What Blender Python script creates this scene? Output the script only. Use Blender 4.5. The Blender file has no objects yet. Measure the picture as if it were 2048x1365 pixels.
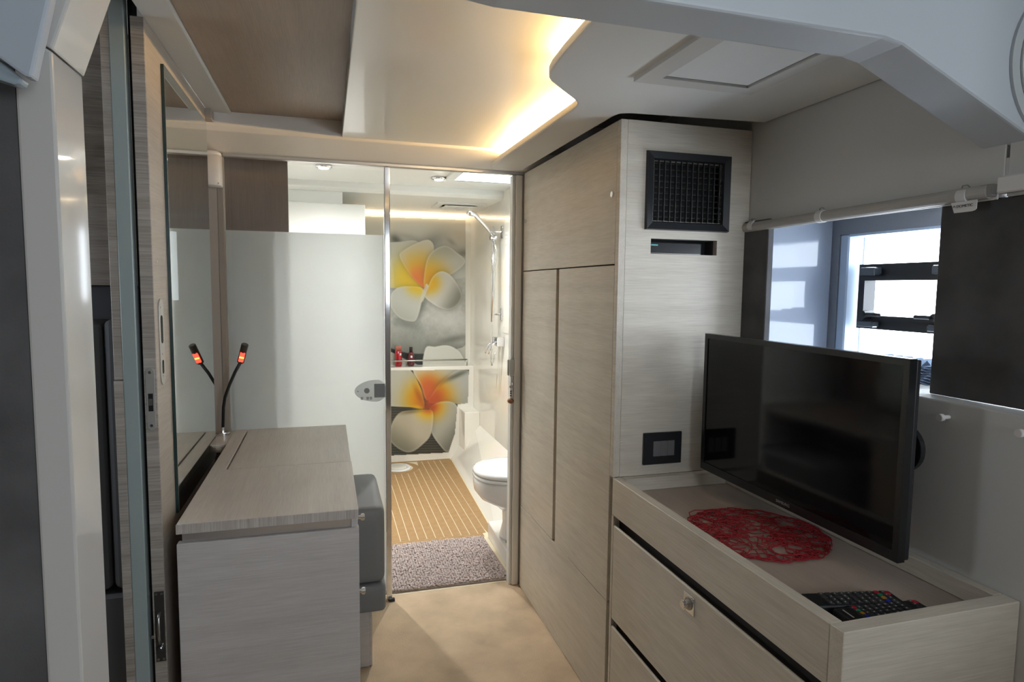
import bpy, bmesh, math, random
import numpy as np
from mathutils import Vector, Matrix

random.seed(7)
S = bpy.context.scene
COL = S.collection

# ------------------------------------------------------------------ camera
CX, CY, HC = 1024.0, 682.5, 1.34
_a = np.array([653 - CX, 572 - CY]); _b = np.array([5300 - CX, 622 - CY])
F = math.sqrt(-(_a @ _b))
_Y = np.array([_a[0], _a[1], F]); _Y /= np.linalg.norm(_Y)
_X = np.array([_b[0], _b[1], F]); _X /= np.linalg.norm(_X)
_Z = np.cross(_X, _Y)
if _Z[1] > 0: _Z = -_Z
RM = np.array([_X, _Y, _Z])
C0 = np.array([0, 0, HC])
cam_d = bpy.data.cameras.new('camera'); cam = bpy.data.objects.new('camera', cam_d); COL.objects.link(cam)
cam_d.sensor_width = 36.0; cam_d.lens = F * 36.0 / 2048.0; cam_d.clip_start = .02
m = Matrix.Identity(4)
for i in range(3):
    m[i][0] = RM[i][0]; m[i][1] = -RM[i][1]; m[i][2] = -RM[i][2]
m.translation = Vector((0, 0, HC)); cam.matrix_world = m
S.camera = cam

# ------------------------------------------------------------------ world, lights, exposure
W = bpy.data.worlds.new('daylight'); S.world = W; W.use_nodes = True
bg = W.node_tree.nodes['Background']; bg.inputs[0].default_value = (.84, .93, 1.0, 1); bg.inputs[1].default_value = 6.8

def area(name, loc, target, sx, sy, power, color=(1, 1, 1), portal=False, spread=180):
    d = bpy.data.lights.new(name, 'AREA'); d.shape = 'RECTANGLE'; d.size = sx; d.size_y = sy
    d.energy = power; d.color = color; d.spread = math.radians(spread)
    if portal: d.cycles.is_portal = True
    o = bpy.data.objects.new(name, d); COL.objects.link(o); o.location = loc
    o.rotation_euler = (Vector(target) - Vector(loc)).to_track_quat('-Z', 'Y').to_euler()
    return o
# daylight entering through the seen and the added openings (sampled as portals of the sky)
area('portal_window', (1.60, 1.24, 1.32), (0, 1.24, 1.32), .75, .6, 1, portal=True)
area('portal_skylight', (.95, 3.37, 2.03), (.95, 3.37, 0), .6, .5, 1, portal=True)
area('portal_aft_opening', (1.18, -1.73, 1.52), (1.18, 2, 1.52), 1.08, .72, 1, portal=True)
area('portal_left_cabin', (-1.71, 1.75, 1.3), (1, 1.75, 1.3), .35, .4, 1, portal=True)
area('portal_saloon_right', (2.21, -.6, 1.52), (0, -.6, 1.52), 1.25, .4, 1, portal=True)

S.view_settings.view_transform = 'Standard'; S.view_settings.look = 'None'
S.view_settings.exposure = 1.0; S.view_settings.gamma = 1.0; S.view_settings.use_curve_mapping = False
S.cycles.use_denoising = True
S.cycles.max_bounces = 9; S.cycles.diffuse_bounces = 5; S.cycles.glossy_bounces = 5
S.cycles.transmission_bounces = 8; S.cycles.transparent_max_bounces = 16
S.cycles.sample_clamp_indirect = 6.0; S.cycles.caustics_reflective = False; S.cycles.caustics_refractive = True

# ------------------------------------------------------------------ helpers: pixel to place
def ray(u, v): return RM @ np.array([u - CX, v - CY, F])
def onX(u, v, x): d = ray(u, v); return C0 + d * (x / d[0])
def onY(u, v, y): d = ray(u, v); return C0 + d * (y / d[1])
def onZ(u, v, z): d = ray(u, v); return C0 + d * ((z - HC) / d[2])

# ------------------------------------------------------------------ materials
def lin(c): return tuple(((x / 12.92) if x <= .04045 else ((x + .055) / 1.055) ** 2.4) for x in [k / 255. for k in c])
MATS = {}
def pmat(name, col, rough=.5, metal=0., coat=0., spec=.5, noise=0., nscale=20., bump=0., bscale=200., emis=None, estr=0., sheen=0., trans=0., dims=None):
    if name in MATS: return MATS[name]
    mt = bpy.data.materials.new(name); mt.use_nodes = True; nt = mt.node_tree; b = nt.nodes['Principled BSDF']
    b.inputs['Base Color'].default_value = (*col, 1); b.inputs['Roughness'].default_value = rough
    b.inputs['Metallic'].default_value = metal; b.inputs['Coat Weight'].default_value = coat
    b.inputs['Coat Roughness'].default_value = .05; b.inputs['Specular IOR Level'].default_value = spec
    b.inputs['Sheen Weight'].default_value = sheen; b.inputs['Transmission Weight'].default_value = trans
    if emis: b.inputs['Emission Color'].default_value = (*emis, 1); b.inputs['Emission Strength'].default_value = estr
    if noise or bump:
        tc = nt.nodes.new('ShaderNodeTexCoord'); mp = nt.nodes.new('ShaderNodeMapping')
        nt.links.new(tc.outputs['Object'], mp.inputs[0])
        if dims: mp.inputs['Scale'].default_value = dims
    if noise:
        n = nt.nodes.new('ShaderNodeTexNoise'); n.inputs['Scale'].default_value = nscale; n.inputs['Detail'].default_value = 5
        nt.links.new(mp.outputs[0], n.inputs['Vector'])
        r = nt.nodes.new('ShaderNodeValToRGB')
        r.color_ramp.elements[0].position = .3; r.color_ramp.elements[1].position = .7
        r.color_ramp.elements[0].color = (*[max(0, k * (1 - noise)) for k in col], 1)
        r.color_ramp.elements[1].color = (*[min(1, k * (1 + noise)) for k in col], 1)
        nt.links.new(n.outputs[0], r.inputs[0]); nt.links.new(r.outputs[0], b.inputs['Base Color'])
    if bump:
        n2 = nt.nodes.new('ShaderNodeTexNoise'); n2.inputs['Scale'].default_value = bscale; n2.inputs['Detail'].default_value = 3
        nt.links.new(mp.outputs[0], n2.inputs['Vector'])
        bp = nt.nodes.new('ShaderNodeBump'); bp.inputs['Strength'].default_value = bump; bp.inputs['Distance'].default_value = .002
        nt.links.new(n2.outputs[0], bp.inputs['Height']); nt.links.new(bp.outputs[0], b.inputs['Normal'])
    MATS[name] = mt; return mt

def wood(grain, name='pale_oak', col=(.65, .60, .52), rough=.42, contrast=.2):
    """pale laminate with fine streaks along one axis"""
    key = f'{name}_{grain}'
    if key in MATS: return MATS[key]
    mt = bpy.data.materials.new(key); mt.use_nodes = True; nt = mt.node_tree; b = nt.nodes['Principled BSDF']
    tc = nt.nodes.new('ShaderNodeTexCoord')
    sc = {'x': (1, 26, 26), 'y': (26, 1, 26), 'z': (26, 26, 1)}[grain]
    def layer(k, scale, detail):
        mp = nt.nodes.new('ShaderNodeMapping'); mp.inputs['Scale'].default_value = tuple(s * k for s in sc)
        nt.links.new(tc.outputs['Object'], mp.inputs[0])
        n = nt.nodes.new('ShaderNodeTexNoise'); n.inputs['Scale'].default_value = scale; n.inputs['Detail'].default_value = detail
        n.inputs['Distortion'].default_value = .35
        nt.links.new(mp.outputs[0], n.inputs['Vector']); return n
    n1 = layer(1.0, 1.3, 6); n2 = layer(4.0, 3.0, 3)
    broad = nt.nodes.new('ShaderNodeTexNoise'); broad.inputs['Scale'].default_value = 3.2; broad.inputs['Detail'].default_value = 3
    nt.links.new(tc.outputs['Object'], broad.inputs['Vector'])
    mx = nt.nodes.new('ShaderNodeMix'); mx.data_type = 'FLOAT'; mx.inputs[0].default_value = .55
    nt.links.new(n1.outputs[0], mx.inputs[2]); nt.links.new(n2.outputs[0], mx.inputs[3])
    mx2 = nt.nodes.new('ShaderNodeMix'); mx2.data_type = 'FLOAT'; mx2.inputs[0].default_value = .3
    nt.links.new(mx.outputs[0], mx2.inputs[2]); nt.links.new(broad.outputs[0], mx2.inputs[3])
    r = nt.nodes.new('ShaderNodeValToRGB'); e = r.color_ramp.elements
    e[0].position = .32; e[1].position = .66
    e[0].color = (*[k * (1 - contrast * (1 + .12 * i)) for i, k in enumerate(col)], 1)
    e[1].color = (*[k * (1 + contrast * .8) for k in col], 1)
    nt.links.new(mx2.outputs[0], r.inputs[0]); nt.links.new(r.outputs[0], b.inputs['Base Color'])
    b.inputs['Roughness'].default_value = rough; b.inputs['Specular IOR Level'].default_value = .45
    bp = nt.nodes.new('ShaderNodeBump'); bp.inputs['Strength'].default_value = .25; bp.inputs['Distance'].default_value = .001
    nt.links.new(n2.outputs[0], bp.inputs['Height']); nt.links.new(bp.outputs[0], b.inputs['Normal'])
    MATS[key] = mt; return mt

def clear_glass(name, tint=(.985, .99, .985)):
    mt = bpy.data.materials.new(name); mt.use_nodes = True; nt = mt.node_tree; nt.nodes.clear()
    o = nt.nodes.new('ShaderNodeOutputMaterial'); mx = nt.nodes.new('ShaderNodeMixShader'); fr = nt.nodes.new('ShaderNodeFresnel')
    fr.inputs[0].default_value = 1.45
    t = nt.nodes.new('ShaderNodeBsdfTransparent'); t.inputs[0].default_value = (*tint, 1)
    g = nt.nodes.new('ShaderNodeBsdfGlossy'); g.inputs['Roughness'].default_value = .0
    ge = nt.nodes.new('ShaderNodeNewGeometry'); inv = nt.nodes.new('ShaderNodeMath'); inv.operation = 'SUBTRACT'; inv.inputs[0].default_value = 1
    mul = nt.nodes.new('ShaderNodeMath'); mul.operation = 'MULTIPLY'
    nt.links.new(ge.outputs['Backfacing'], inv.inputs[1]); nt.links.new(inv.outputs[0], mul.inputs[0]); nt.links.new(fr.outputs[0], mul.inputs[1])
    nt.links.new(mul.outputs[0], mx.inputs[0]); nt.links.new(t.outputs[0], mx.inputs[1]); nt.links.new(g.outputs[0], mx.inputs[2])
    nt.links.new(mx.outputs[0], o.inputs[0]); return mt

def frosted_film(name, through=.78, tone=1.0):
    mt = bpy.data.materials.new(name); mt.use_nodes = True; nt = mt.node_tree; nt.nodes.clear()
    o = nt.nodes.new('ShaderNodeOutputMaterial'); mx = nt.nodes.new('ShaderNodeMixShader'); mx.inputs[0].default_value = through
    d = nt.nodes.new('ShaderNodeBsdfDiffuse'); d.inputs[0].default_value = (.80, .82, .83, 1)
    rf = nt.nodes.new('ShaderNodeBsdfRefraction'); rf.inputs['IOR'].default_value = 1.08; rf.inputs['Roughness'].default_value = .75
    rf.inputs[0].default_value = (.95, .97, .97, 1)
    tl = nt.nodes.new('ShaderNodeBsdfTranslucent'); tl.inputs[0].default_value = (.85, .87, .88, 1)
    mx2 = nt.nodes.new('ShaderNodeMixShader'); mx2.inputs[0].default_value = .5
    nt.links.new(tl.outputs[0], mx2.inputs[1]); nt.links.new(rf.outputs[0], mx2.inputs[2])
    nt.links.new(d.outputs[0], mx.inputs[1]); nt.links.new(mx2.outputs[0], mx.inputs[2])
    nt.links.new(mx.outputs[0], o.inputs[0]); return mt

WX, WY, WZ = wood('x'), wood('y'), wood('z')
WOODCEIL = wood('y', 'ceiling_oak', (.40, .31, .24), .5, .14)
WARMW = wood('x', 'wall_oak', (.40, .37, .34), .45, .5)
WALLOAK = wood('y', 'side_oak', (.46, .41, .36), .45, .2)
BROWNW = wood('z', 'brown_veneer', (.20, .155, .13), .4, .16)
WHITE = pmat('white_paint', (.66, .655, .64), .55)
CEILG = pmat('grey_white_vinyl', (.76, .755, .735), .6, bump=.08, bscale=400)
GLOSSP = pmat('gloss_cream_panel', (.82, .79, .73), .28, coat=.25)
BEAMM = pmat('beam_paint', (.52, .555, .60), .45)
GELCOAT = pmat('cream_gelcoat', (.84, .82, .75), .12, coat=.5)
BWHITE = pmat('bath_white', (.85, .86, .84), .35)
CHROME = pmat('chrome', (.80, .80, .82), .08, metal=1)
STEEL = pmat('brushed_steel', (.46, .45, .43), .32, metal=1)
ALU = pmat('satin_aluminium', (.56, .55, .53), .38, metal=.85)
FRAMEG = pmat('beige_grey_frame', (.84, .81, .76), .4)
SATIN = pmat('satin_steel', (.52, .50, .47), .35, metal=.45)
BLACK = pmat('black_void', (.006, .006, .007), .8)
BLACKP = pmat('black_plastic', (.013, .014, .016), .38)
SCREEN = pmat('screen_glass', (.004, .004, .005), .08, spec=.35)
CHAR = pmat('charcoal_suede', (.085, .082, .084), .85, noise=.28, nscale=9, bump=.12, bscale=300)
SEATG = pmat('dark_grey_upholstery', (.14, .145, .158), .75, bump=.15, bscale=500)
STOOLG = pmat('grey_leatherette', (.21, .218, .232), .55, bump=.1, bscale=500)
CARPET = pmat('beige_carpet', (.56, .43, .295), .95, noise=.2, nscale=6, bump=1.0, bscale=220)
TEAK = pmat('synthetic_teak', (.33, .20, .085), .7, noise=.1, nscale=30, bump=.15, bscale=500)
CAULK = pmat('cream_caulk', (.66, .58, .42), .6)
MIRROR = pmat('mirror_silver', (.80, .84, .82), .015, metal=1)
GREENG = pmat('green_glass_edge', (.008, .035, .035), .12, coat=.5)
MINT = pmat('mint_grey_frame', (.36, .42, .42), .35)
RED = pmat('red_paper_yarn', (.34, .010, .018), .65)
PORC = pmat('porcelain', (.80, .80, .80), .1, coat=.5)
MATP = pmat('taupe_chenille', (.52, .44, .415), .95, noise=.15, nscale=60)
GLASS = clear_glass('clear_glass')
WGLASS = clear_glass('window_glass', (.97, .98, 1))
FILM = frosted_film('frosted_film')
LOCKM = frosted_film('lock_translucent', .62)
PLASTW = pmat('white_plastic', (.76, .74, .73), .4)
LED = pmat('warm_led', (1, .8, .5), .5, emis=(1.0, .66, .30), estr=135)
BLED = pmat('bath_warm_led', (1, .85, .65), .5, emis=(1.0, .78, .52), estr=4.5)
DOWNL = pmat('downlight_lens', (1, 1, 1), .5, emis=(1, .93, .80), estr=30)
GREYBLIND = pmat('blind_fabric', (.62, .61, .59), .75, bump=.1, bscale=600)
BLINDTUBE = pmat('blind_hem', (.46, .44, .41), .6)
TAPE = pmat('pleat_fabric', (.16, .22, .32), .7)

# ------------------------------------------------------------------ helpers: objects
WL = {}   # world location of every object
def link(name, bm, mat, parent=None, smooth=False):
    me = bpy.data.meshes.new(name)
    vs = np.array([v.co[:] for v in bm.verts]); lo = vs.min(0); hi = vs.max(0)
    org = Vector(((lo[0] + hi[0]) / 2, (lo[1] + hi[1]) / 2, lo[2]))
    bmesh.ops.translate(bm, verts=bm.verts, vec=-org)
    if smooth:
        for f in bm.faces: f.smooth = True
    bm.to_mesh(me); bm.free()
    for mm in (mat if isinstance(mat, (list, tuple)) else [mat]): me.materials.append(mm)
    o = bpy.data.objects.new(name, me); COL.objects.link(o)
    if parent is not None:
        o.parent = parent; o.location = org - WL[parent.name]
    else: o.location = org
    WL[o.name] = org
    return o
def tag(o, label=None, cat=None, group=None, kind=None):
    if label: o['label'] = label
    if cat: o['category'] = cat
    if group: o['group'] = group
    if kind: o['kind'] = kind
    return o
def thing(name, label, cat, loc, group=None, kind=None):
    o = bpy.data.objects.new(name, None); COL.objects.link(o); o.location = loc; o.empty_display_size = .05
    WL[o.name] = Vector(loc); return tag(o, label, cat, group, kind)

def finish(bm, bev, seg=2):
    bmesh.ops.recalc_face_normals(bm, faces=bm.faces)
    if bev:
        ed = [e for e in bm.edges if len(e.link_faces) == 2 and e.calc_face_angle(0) > .5]
        bmesh.ops.bevel(bm, geom=ed, offset=bev, segments=seg, profile=.6, affect='EDGES', clamp_overlap=True)
    return bm
def addbox(bm, x0, x1, y0, y1, z0, z1):
    v = [bm.verts.new(p) for p in ((x0, y0, z0), (x1, y0, z0), (x1, y1, z0), (x0, y1, z0), (x0, y0, z1), (x1, y0, z1), (x1, y1, z1), (x0, y1, z1))]
    for f in ((0, 3, 2, 1), (4, 5, 6, 7), (0, 1, 5, 4), (1, 2, 6, 5), (2, 3, 7, 6), (3, 0, 4, 7)): bm.faces.new([v[i] for i in f])
    return bm
def box(name, x0, x1, y0, y1, z0, z1, mat, parent=None, bev=.0012, seg=1, smooth=False):
    return link(name, finish(addbox(bmesh.new(), x0, x1, y0, y1, z0, z1), bev, seg), mat, parent, smooth)
def addprism(bm, pts, axis, a0, a1):
    def P(p, a): return {'x': (a, p[0], p[1]), 'y': (p[0], a, p[1]), 'z': (p[0], p[1], a)}[axis]
    A = [bm.verts.new(P(p, a0)) for p in pts]; B = [bm.verts.new(P(p, a1)) for p in pts]
    n = len(pts); bm.faces.new(A); bm.faces.new(B[::-1])
    for i in range(n): bm.faces.new((A[i], B[i], B[(i + 1) % n], A[(i + 1) % n]))
    return bm
def prism(name, pts, axis, a0, a1, mat, parent=None, bev=.001, seg=2, smooth=False):
    return link(name, finish(addprism(bmesh.new(), pts, axis, a0, a1), bev, seg), mat, parent, smooth)
def addtube(bm, pts, r, n=8, cap=True):
    pts = [Vector(p) for p in pts]; rs = r if isinstance(r, (list, tuple)) else [r] * len(pts)
    t = (pts[1] - pts[0]).normalized(); up = Vector((0, 0, 1)) if abs(t.z) < .9 else Vector((1, 0, 0))
    nrm = t.cross(up).normalized(); rings = []
    for i, p in enumerate(pts):
        if 0 < i < len(pts) - 1: t2 = (pts[i + 1] - pts[i - 1]).normalized()
        elif i == 0: t2 = (pts[1] - pts[0]).normalized()
        else: t2 = (pts[-1] - pts[-2]).normalized()
        nrm = (nrm - t2 * nrm.dot(t2))
        nrm = nrm.normalized() if nrm.length > 1e-6 else t2.orthogonal().normalized()
        bn = t2.cross(nrm)
        rings.append([bm.verts.new(p + (nrm * math.cos(2 * math.pi * k / n) + bn * math.sin(2 * math.pi * k / n)) * rs[i]) for k in range(n)])
    for a, b in zip(rings, rings[1:]):
        for k in range(n): bm.faces.new((a[k], a[(k + 1) % n], b[(k + 1) % n], b[k]))
    if cap: bm.faces.new(rings[0][::-1]); bm.faces.new(rings[-1])
    return bm
def tube(name, pts, r, mat, parent=None, n=10): return link(name, finish(addtube(bmesh.new(), pts, r, n), 0), mat, parent, True)
def cyl(name, p0, p1, r, mat, parent=None, n=20, bev=.0008):
    bm = finish(addtube(bmesh.new(), [p0, p1], r, n), 0)
    if bev:
        ed = [e for e in bm.edges if e.calc_face_angle(0) > 1.0]
        bmesh.ops.bevel(bm, geom=ed, offset=bev, segments=2, affect='EDGES', clamp_overlap=True)
    return link(name, bm, mat, parent)
def loft(name, rings, mat, parent=None, n=28, sup=2.0, smooth=True, capb=True):
    """rings: (cx, cy, z, rx, ry) stacked superellipses"""
    bm = bmesh.new(); R = []
    for (cx, cy, z, rx, ry) in rings:
        ring = []
        for k in range(n):
            a = 2 * math.pi * k / n; c, s = math.cos(a), math.sin(a)
            ring.append(bm.verts.new((cx + rx * math.copysign(abs(c) ** (2 / sup), c), cy + ry * math.copysign(abs(s) ** (2 / sup), s), z)))
        R.append(ring)
    for a, b in zip(R, R[1:]):
        for k in range(n): bm.faces.new((a[k], a[(k + 1) % n], b[(k + 1) % n], b[k]))
    bm.faces.new(R[0][::-1]); bm.faces.new(R[-1])
    bmesh.ops.recalc_face_normals(bm, faces=bm.faces)
    return link(name, bm, mat, parent, smooth)
def holed(name, u0, u1, v0, v1, holes, axis, a0, a1, mat, parent=None):
    """a board with rectangular holes; axis is its thickness direction"""
    us = sorted({u0, u1, *[h[0] for h in holes], *[h[1] for h in holes]}); vs = sorted({v0, v1, *[h[2] for h in holes], *[h[3] for h in holes]})
    bm = bmesh.new()
    for a, b in zip(us, us[1:]):
        for c, d in zip(vs, vs[1:]):
            mu, mv = (a + b) / 2, (c + d) / 2
            if any(h[0] < mu < h[1] and h[2] < mv < h[3] for h in holes): continue
            if axis == 'y': addbox(bm, a, b, a0, a1, c, d)
            elif axis == 'x': addbox(bm, a0, a1, a, b, c, d)
            else: addbox(bm, a, b, c, d, a0, a1)
    # weld neighbours and drop the inner walls
    bmesh.ops.remove_doubles(bm, verts=bm.verts, dist=1e-6)
    seen = {}
    bm.verts.index_update()
    for f in list(bm.faces): seen.setdefault(tuple(sorted(v.index for v in f.verts)), []).append(f)
    dead = [f for fs in seen.values() if len(fs) > 1 for f in fs]
    bmesh.ops.delete(bm, geom=dead, context='FACES_ONLY')
    bmesh.ops.recalc_face_normals(bm, faces=bm.faces)
    return link(name, bm, mat, parent)
def frame(name, u0, u1, v0, v1, w, axis, a0, a1, mat, parent=None, bev=.001):
    o = holed(name, u0, u1, v0, v1, [(u0 + w, u1 - w, v0 + w, v1 - w)], axis, a0, a1, mat, parent)
    return o
def text(name, body, size, mat, parent, origin, xdir, ydir, align='LEFT', depth=.0003):
    cu = bpy.data.curves.new(name, 'FONT'); cu.body = body; cu.size = size; cu.extrude = depth; cu.align_x = align
    t = bpy.data.objects.new(name, cu); COL.objects.link(t)
    bpy.context.view_layer.update()
    me = bpy.data.meshes.new_from_object(t.evaluated_get(bpy.context.evaluated_depsgraph_get()))
    bpy.data.objects.remove(t)
    x = Vector(xdir).normalized(); y = Vector(ydir).normalized(); z = x.cross(y)
    mx = Matrix((x, y, z)).transposed().to_4x4()
    me.transform(mx)
    me.materials.clear(); me.materials.append(mat)
    o = bpy.data.objects.new(name, me); COL.objects.link(o); o.parent = parent
    o.location = Vector(origin) - WL[parent.name]; WL[o.name] = Vector(origin)
    return o
def structure(o, label, cat='room'): return tag(o, label, cat, kind='structure')

# ================================================================== THE SETTING: cabin shell
D = 2.64                    # glass door plane
XW = .816                   # front plane of wardrobe and television cabinet
YP = 1.697                  # tall panel facing the camera
structure(box('floor', -1.7, 2.2, -1.7, 2.665, -.06, 0, CARPET, bev=0), 'beige carpeted cabin floor in front of the bathroom', 'floor')
structure(box('ceiling', -1.7, 2.2, -1.7, 2.60, 2.0, 2.04, WHITE, bev=0), 'plain upper deck head above the ceiling panels', 'ceiling')

# dark veneer ceiling over the dressing table
structure(box('ceiling_veneer_panel', -.31, .075, .97, 2.435, 1.94, 1.952, WOODCEIL), 'brown wood veneer ceiling panel above the dressing table', 'ceiling panel')
structure(box('ceiling_gloss_panel', .062, .79, .97, 2.45, 1.885, 1.90, GLOSSP, bev=.003, seg=2), 'glossy cream ceiling panel glowing beside the curved light cove', 'ceiling panel')
structure(box('trim_1', .062, .068, .97, 2.45, 1.8995, 1.9405, BEAMM), 'thin pale edge strip between veneer and gloss ceiling panels', 'trim')
# pale strip between veneer ceiling and left wall
structure(prism('trim_2', [(-.3105, 1.955), (-.3105, 1.937), (-.316, 1.934), (-.386, 1.936), (-.386, 1.955)], 'y', .97, 2.434, WHITE, bev=.001), 'pale angled ceiling trim along the mirror wall', 'trim')
structure(box('trim_3', -.402, -.366, 2.381, 2.434, 1.900, 1.9335, WALLOAK), 'short oak strip below the pale ceiling trim', 'trim')
# header above the glass door
structure(prism('header_beam', [(2.435, 2.0), (2.435, 1.892), (2.45, 1.876), (2.60, 1.836), (2.665, 1.832), (2.665, 2.0)], 'x', -.52, 1.32, pmat('header_paint', (.90, .865, .82), .5), bev=.004, smooth=False), 'pale sloped header beam above the glass bathroom door', 'beam')
# right ceiling with the cut-out cove edge
cove = [(.478, .96), (.482, 1.15), (.488, 1.29), (.496, 1.385), (.503, 1.425), (.513, 1.452), (.527, 1.475), (.63, 1.588), (.651, 1.615), (.661, 1.645), (.663, 1.69), (.660, 1.95), (.656, 2.25), (.655, 2.41), (.660, 2.575), (.800, 2.575), (.800, 1.70), (.806, 1.675), (.830, 1.660), (1.252, 1.622), (1.252, .96)]
structure(prism('ceiling_right', cove, 'z', 1.835, 1.858, CEILG, bev=.007, seg=3), 'grey white ceiling panel with a curved cut-out edge at right', 'ceiling panel')
structure(prism('cove_light_block', [(.745, 1.20), (.755, 1.20), (.755, 2.45), (.745, 2.45)], 'z', 1.857, 2.0, WHITE, bev=0), 'upright board added to block stray light behind the ceiling cove', 'trim')  # added blocker, keeps LED light out of the void above the wardrobe
structure(box('wall_front', .8147, 1.31, 2.63, 2.665, 0, 1.833, WHITE, bev=0), 'bulkhead between wardrobe and bathroom', 'wall')
structure(box('wall_front_left', -.62, -.3925, 2.63, 2.665, 0, 1.833, pmat('recess_taupe', (.40, .36, .32), .6), bev=0), 'bulkhead left of the glass door', 'wall')
# LED strips lying in the cove behind the rim
def strip(p0, p1):
    a = Vector(p0); b = Vector(p1); t = (b - a).normalized(); n = Vector((-t.y, t.x, 0))
    if n.x > 0: n = -n
    bm = bmesh.new(); w = n * .006
    v = [bm.verts.new(q) for q in (a + w, b + w, b + w + Vector((0, 0, .004)) - n * .010, a + w + Vector((0, 0, .004)) - n * .010)]
    bm.faces.new(v); bmesh.ops.recalc_face_normals(bm, faces=bm.faces)
    ext = bmesh.ops.extrude_face_region(bm, geom=bm.faces[:])
    bmesh.ops.translate(bm, verts=[e for e in ext['geom'] if isinstance(e, bmesh.types.BMVert)], vec=Vector((0, 0, -.002)))
    bmesh.ops.recalc_face_normals(bm, faces=bm.faces)
    return bm
for (p0, p1, lb) in [((.545, .99, 1.861), (.556, 1.40, 1.861), 'warm LED strip in the cove nearest the overhead beam'),
                     ((.575, 1.47, 1.861), (.675, 1.585, 1.861), 'short diagonal warm LED strip at the bend of the cove'),
                     ((.700, 1.66, 1.861), (.692, 2.43, 1.861), 'warm LED strip in the cove leading to the glass door')]:
    tag(link('led_strip', strip(p0, p1), LED), lb, 'light strip', 'warm LED strips in the ceiling cove')

# ceiling hatch in the right ceiling
h = thing('ceiling_hatch', 'square white blind-covered hatch in the right ceiling', 'hatch', (.86, 1.2, 1.823))
holed('frame', .697, 1.02, 1.05, 1.378, [(.748, .978, 1.10, 1.335)], 'z', 1.824, 1.8355, pmat('hatch_frame', (.60, .585, .56), .4), h)
box('shade_panel', .752, .971, 1.104, 1.326, 1.827, 1.8345, pmat('hatch_shade', (.70, .70, .70), .6), h)
box('gap_shadow', .748, .978, 1.10, 1.335, 1.8325, 1.8352, BLACK, h, bev=0)

# arched frame: overhead beam, right haunch, left post
structure(prism('arch_beam', [(-.27, 1.90), (-.10, 1.80), (.05, 1.778), (.20, 1.770), (.25, 1.765), (.90, 1.764), (.94, 1.757), (1.262, 1.624), (1.70, 1.60), (1.70, 2.0), (-.27, 2.0)], 'y', .87, .968, BEAMM, bev=.007, seg=3), 'blue grey arched beam crossing overhead in the foreground', 'beam')
POSTM = pmat('post_paint', (.52, .505, .485), .22, coat=.5)
lp = thing('arch_post', 'glossy beige post at the left foreground with a mitred top', 'post', (-.32, .92, 0), kind='structure')
prism('post_lower', [(-.338, 0), (-.300, 0), (-.300, 1.606), (-.338, 1.628)], 'y', .87, .965, POSTM, lp, bev=.003)
prism('post_upper', [(-.338, 1.630), (-.300, 1.608), (-.265, 1.71), (-.20, 1.90), (-.25, 2.0), (-.338, 2.0)], 'y', .87, .972, POSTM, lp, bev=.003)
structure(prism('wall_left_bulkhead', [(-.338, 0), (-.3385, 1.60), (-1.7, 1.60), (-1.7, 0)], 'y', .872, .90, CHAR, bev=.001), 'dark charcoal suede panel left of the beige post', 'wall')
# overhead locker corner at the top left
lk = thing('overhead_locker', 'pale blue grey overhead locker corner at top left', 'locker', (-.40, .8, 1.55))
pts = [onY(u, v, .80) for u, v in [(-420, -200), (150, -220), (98, 0), (74, 105), (63, 156), (48, 152), (0, 117), (-420, -90)]]
prism('body', [(p[0], p[2]) for p in pts], 'y', .80, .818, pmat('locker_paint', (.40, .44, .50), .35), lk, bev=.003)
pts = [onY(u, v, .81) for u, v in [(-420, -85), (0, 122), (44, 157), (38, 166), (24, 168), (0, 160), (-420, 40)]]
prism('lower_lip', [(p[0], p[2]) for p in pts], 'y', .812, .83, pmat('locker_lip', (.30, .36, .41), .25), lk, bev=.003)

# left wall: oak panel with mirror, pocket door edges
wl_ = thing('wall_left', 'oak panelled wall carrying the tall mirror', 'wall', (-.4, 2.0, 0), kind='structure')
box('panel', -.412, -.385, 1.6402, 2.38, 0, 1.935, WALLOAK, wl_, bev=.001)
box('edge_band', -.412, -.385, 1.6361, 1.640, 0, 1.935, WARMW, wl_, bev=.0008)
structure(box('trim_4', -.4225, -.4125, 1.66, 1.70, 0, 1.99, BLACK), 'black shadow gap beside the oak wall end', 'trim')
structure(box('trim_5', -.4535, -.423, 1.632, 1.66, 0, 1.99, MINT, bev=.002), 'mint grey vertical door frame left of the oak wall', 'trim')
jl = thing('trim_6', 'narrow oak upright left of the mint grey frame', 'trim', (-.463, 1.645, 0), kind='structure')
box('upper_board', -.4725, -.454, 1.636, 1.70, 1.118, 1.99, WARMW, jl)
box('lower_board', -.4735, -.454, 1.634, 1.70, 0, 1.116, WARMW, jl)
structure(box('wall_left_recess', -.46, -.432, 2.38, 2.629, 0, 1.90, pmat('recess_taupe', (.50, .455, .405), .6)), 'narrow taupe wall between mirror and glass door', 'wall')
structure(box('trim_7', -.432, -.400, 2.38, 2.392, 0, 1.90, WALLOAK), 'oak return at the end of the mirror wall', 'trim')
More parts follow.
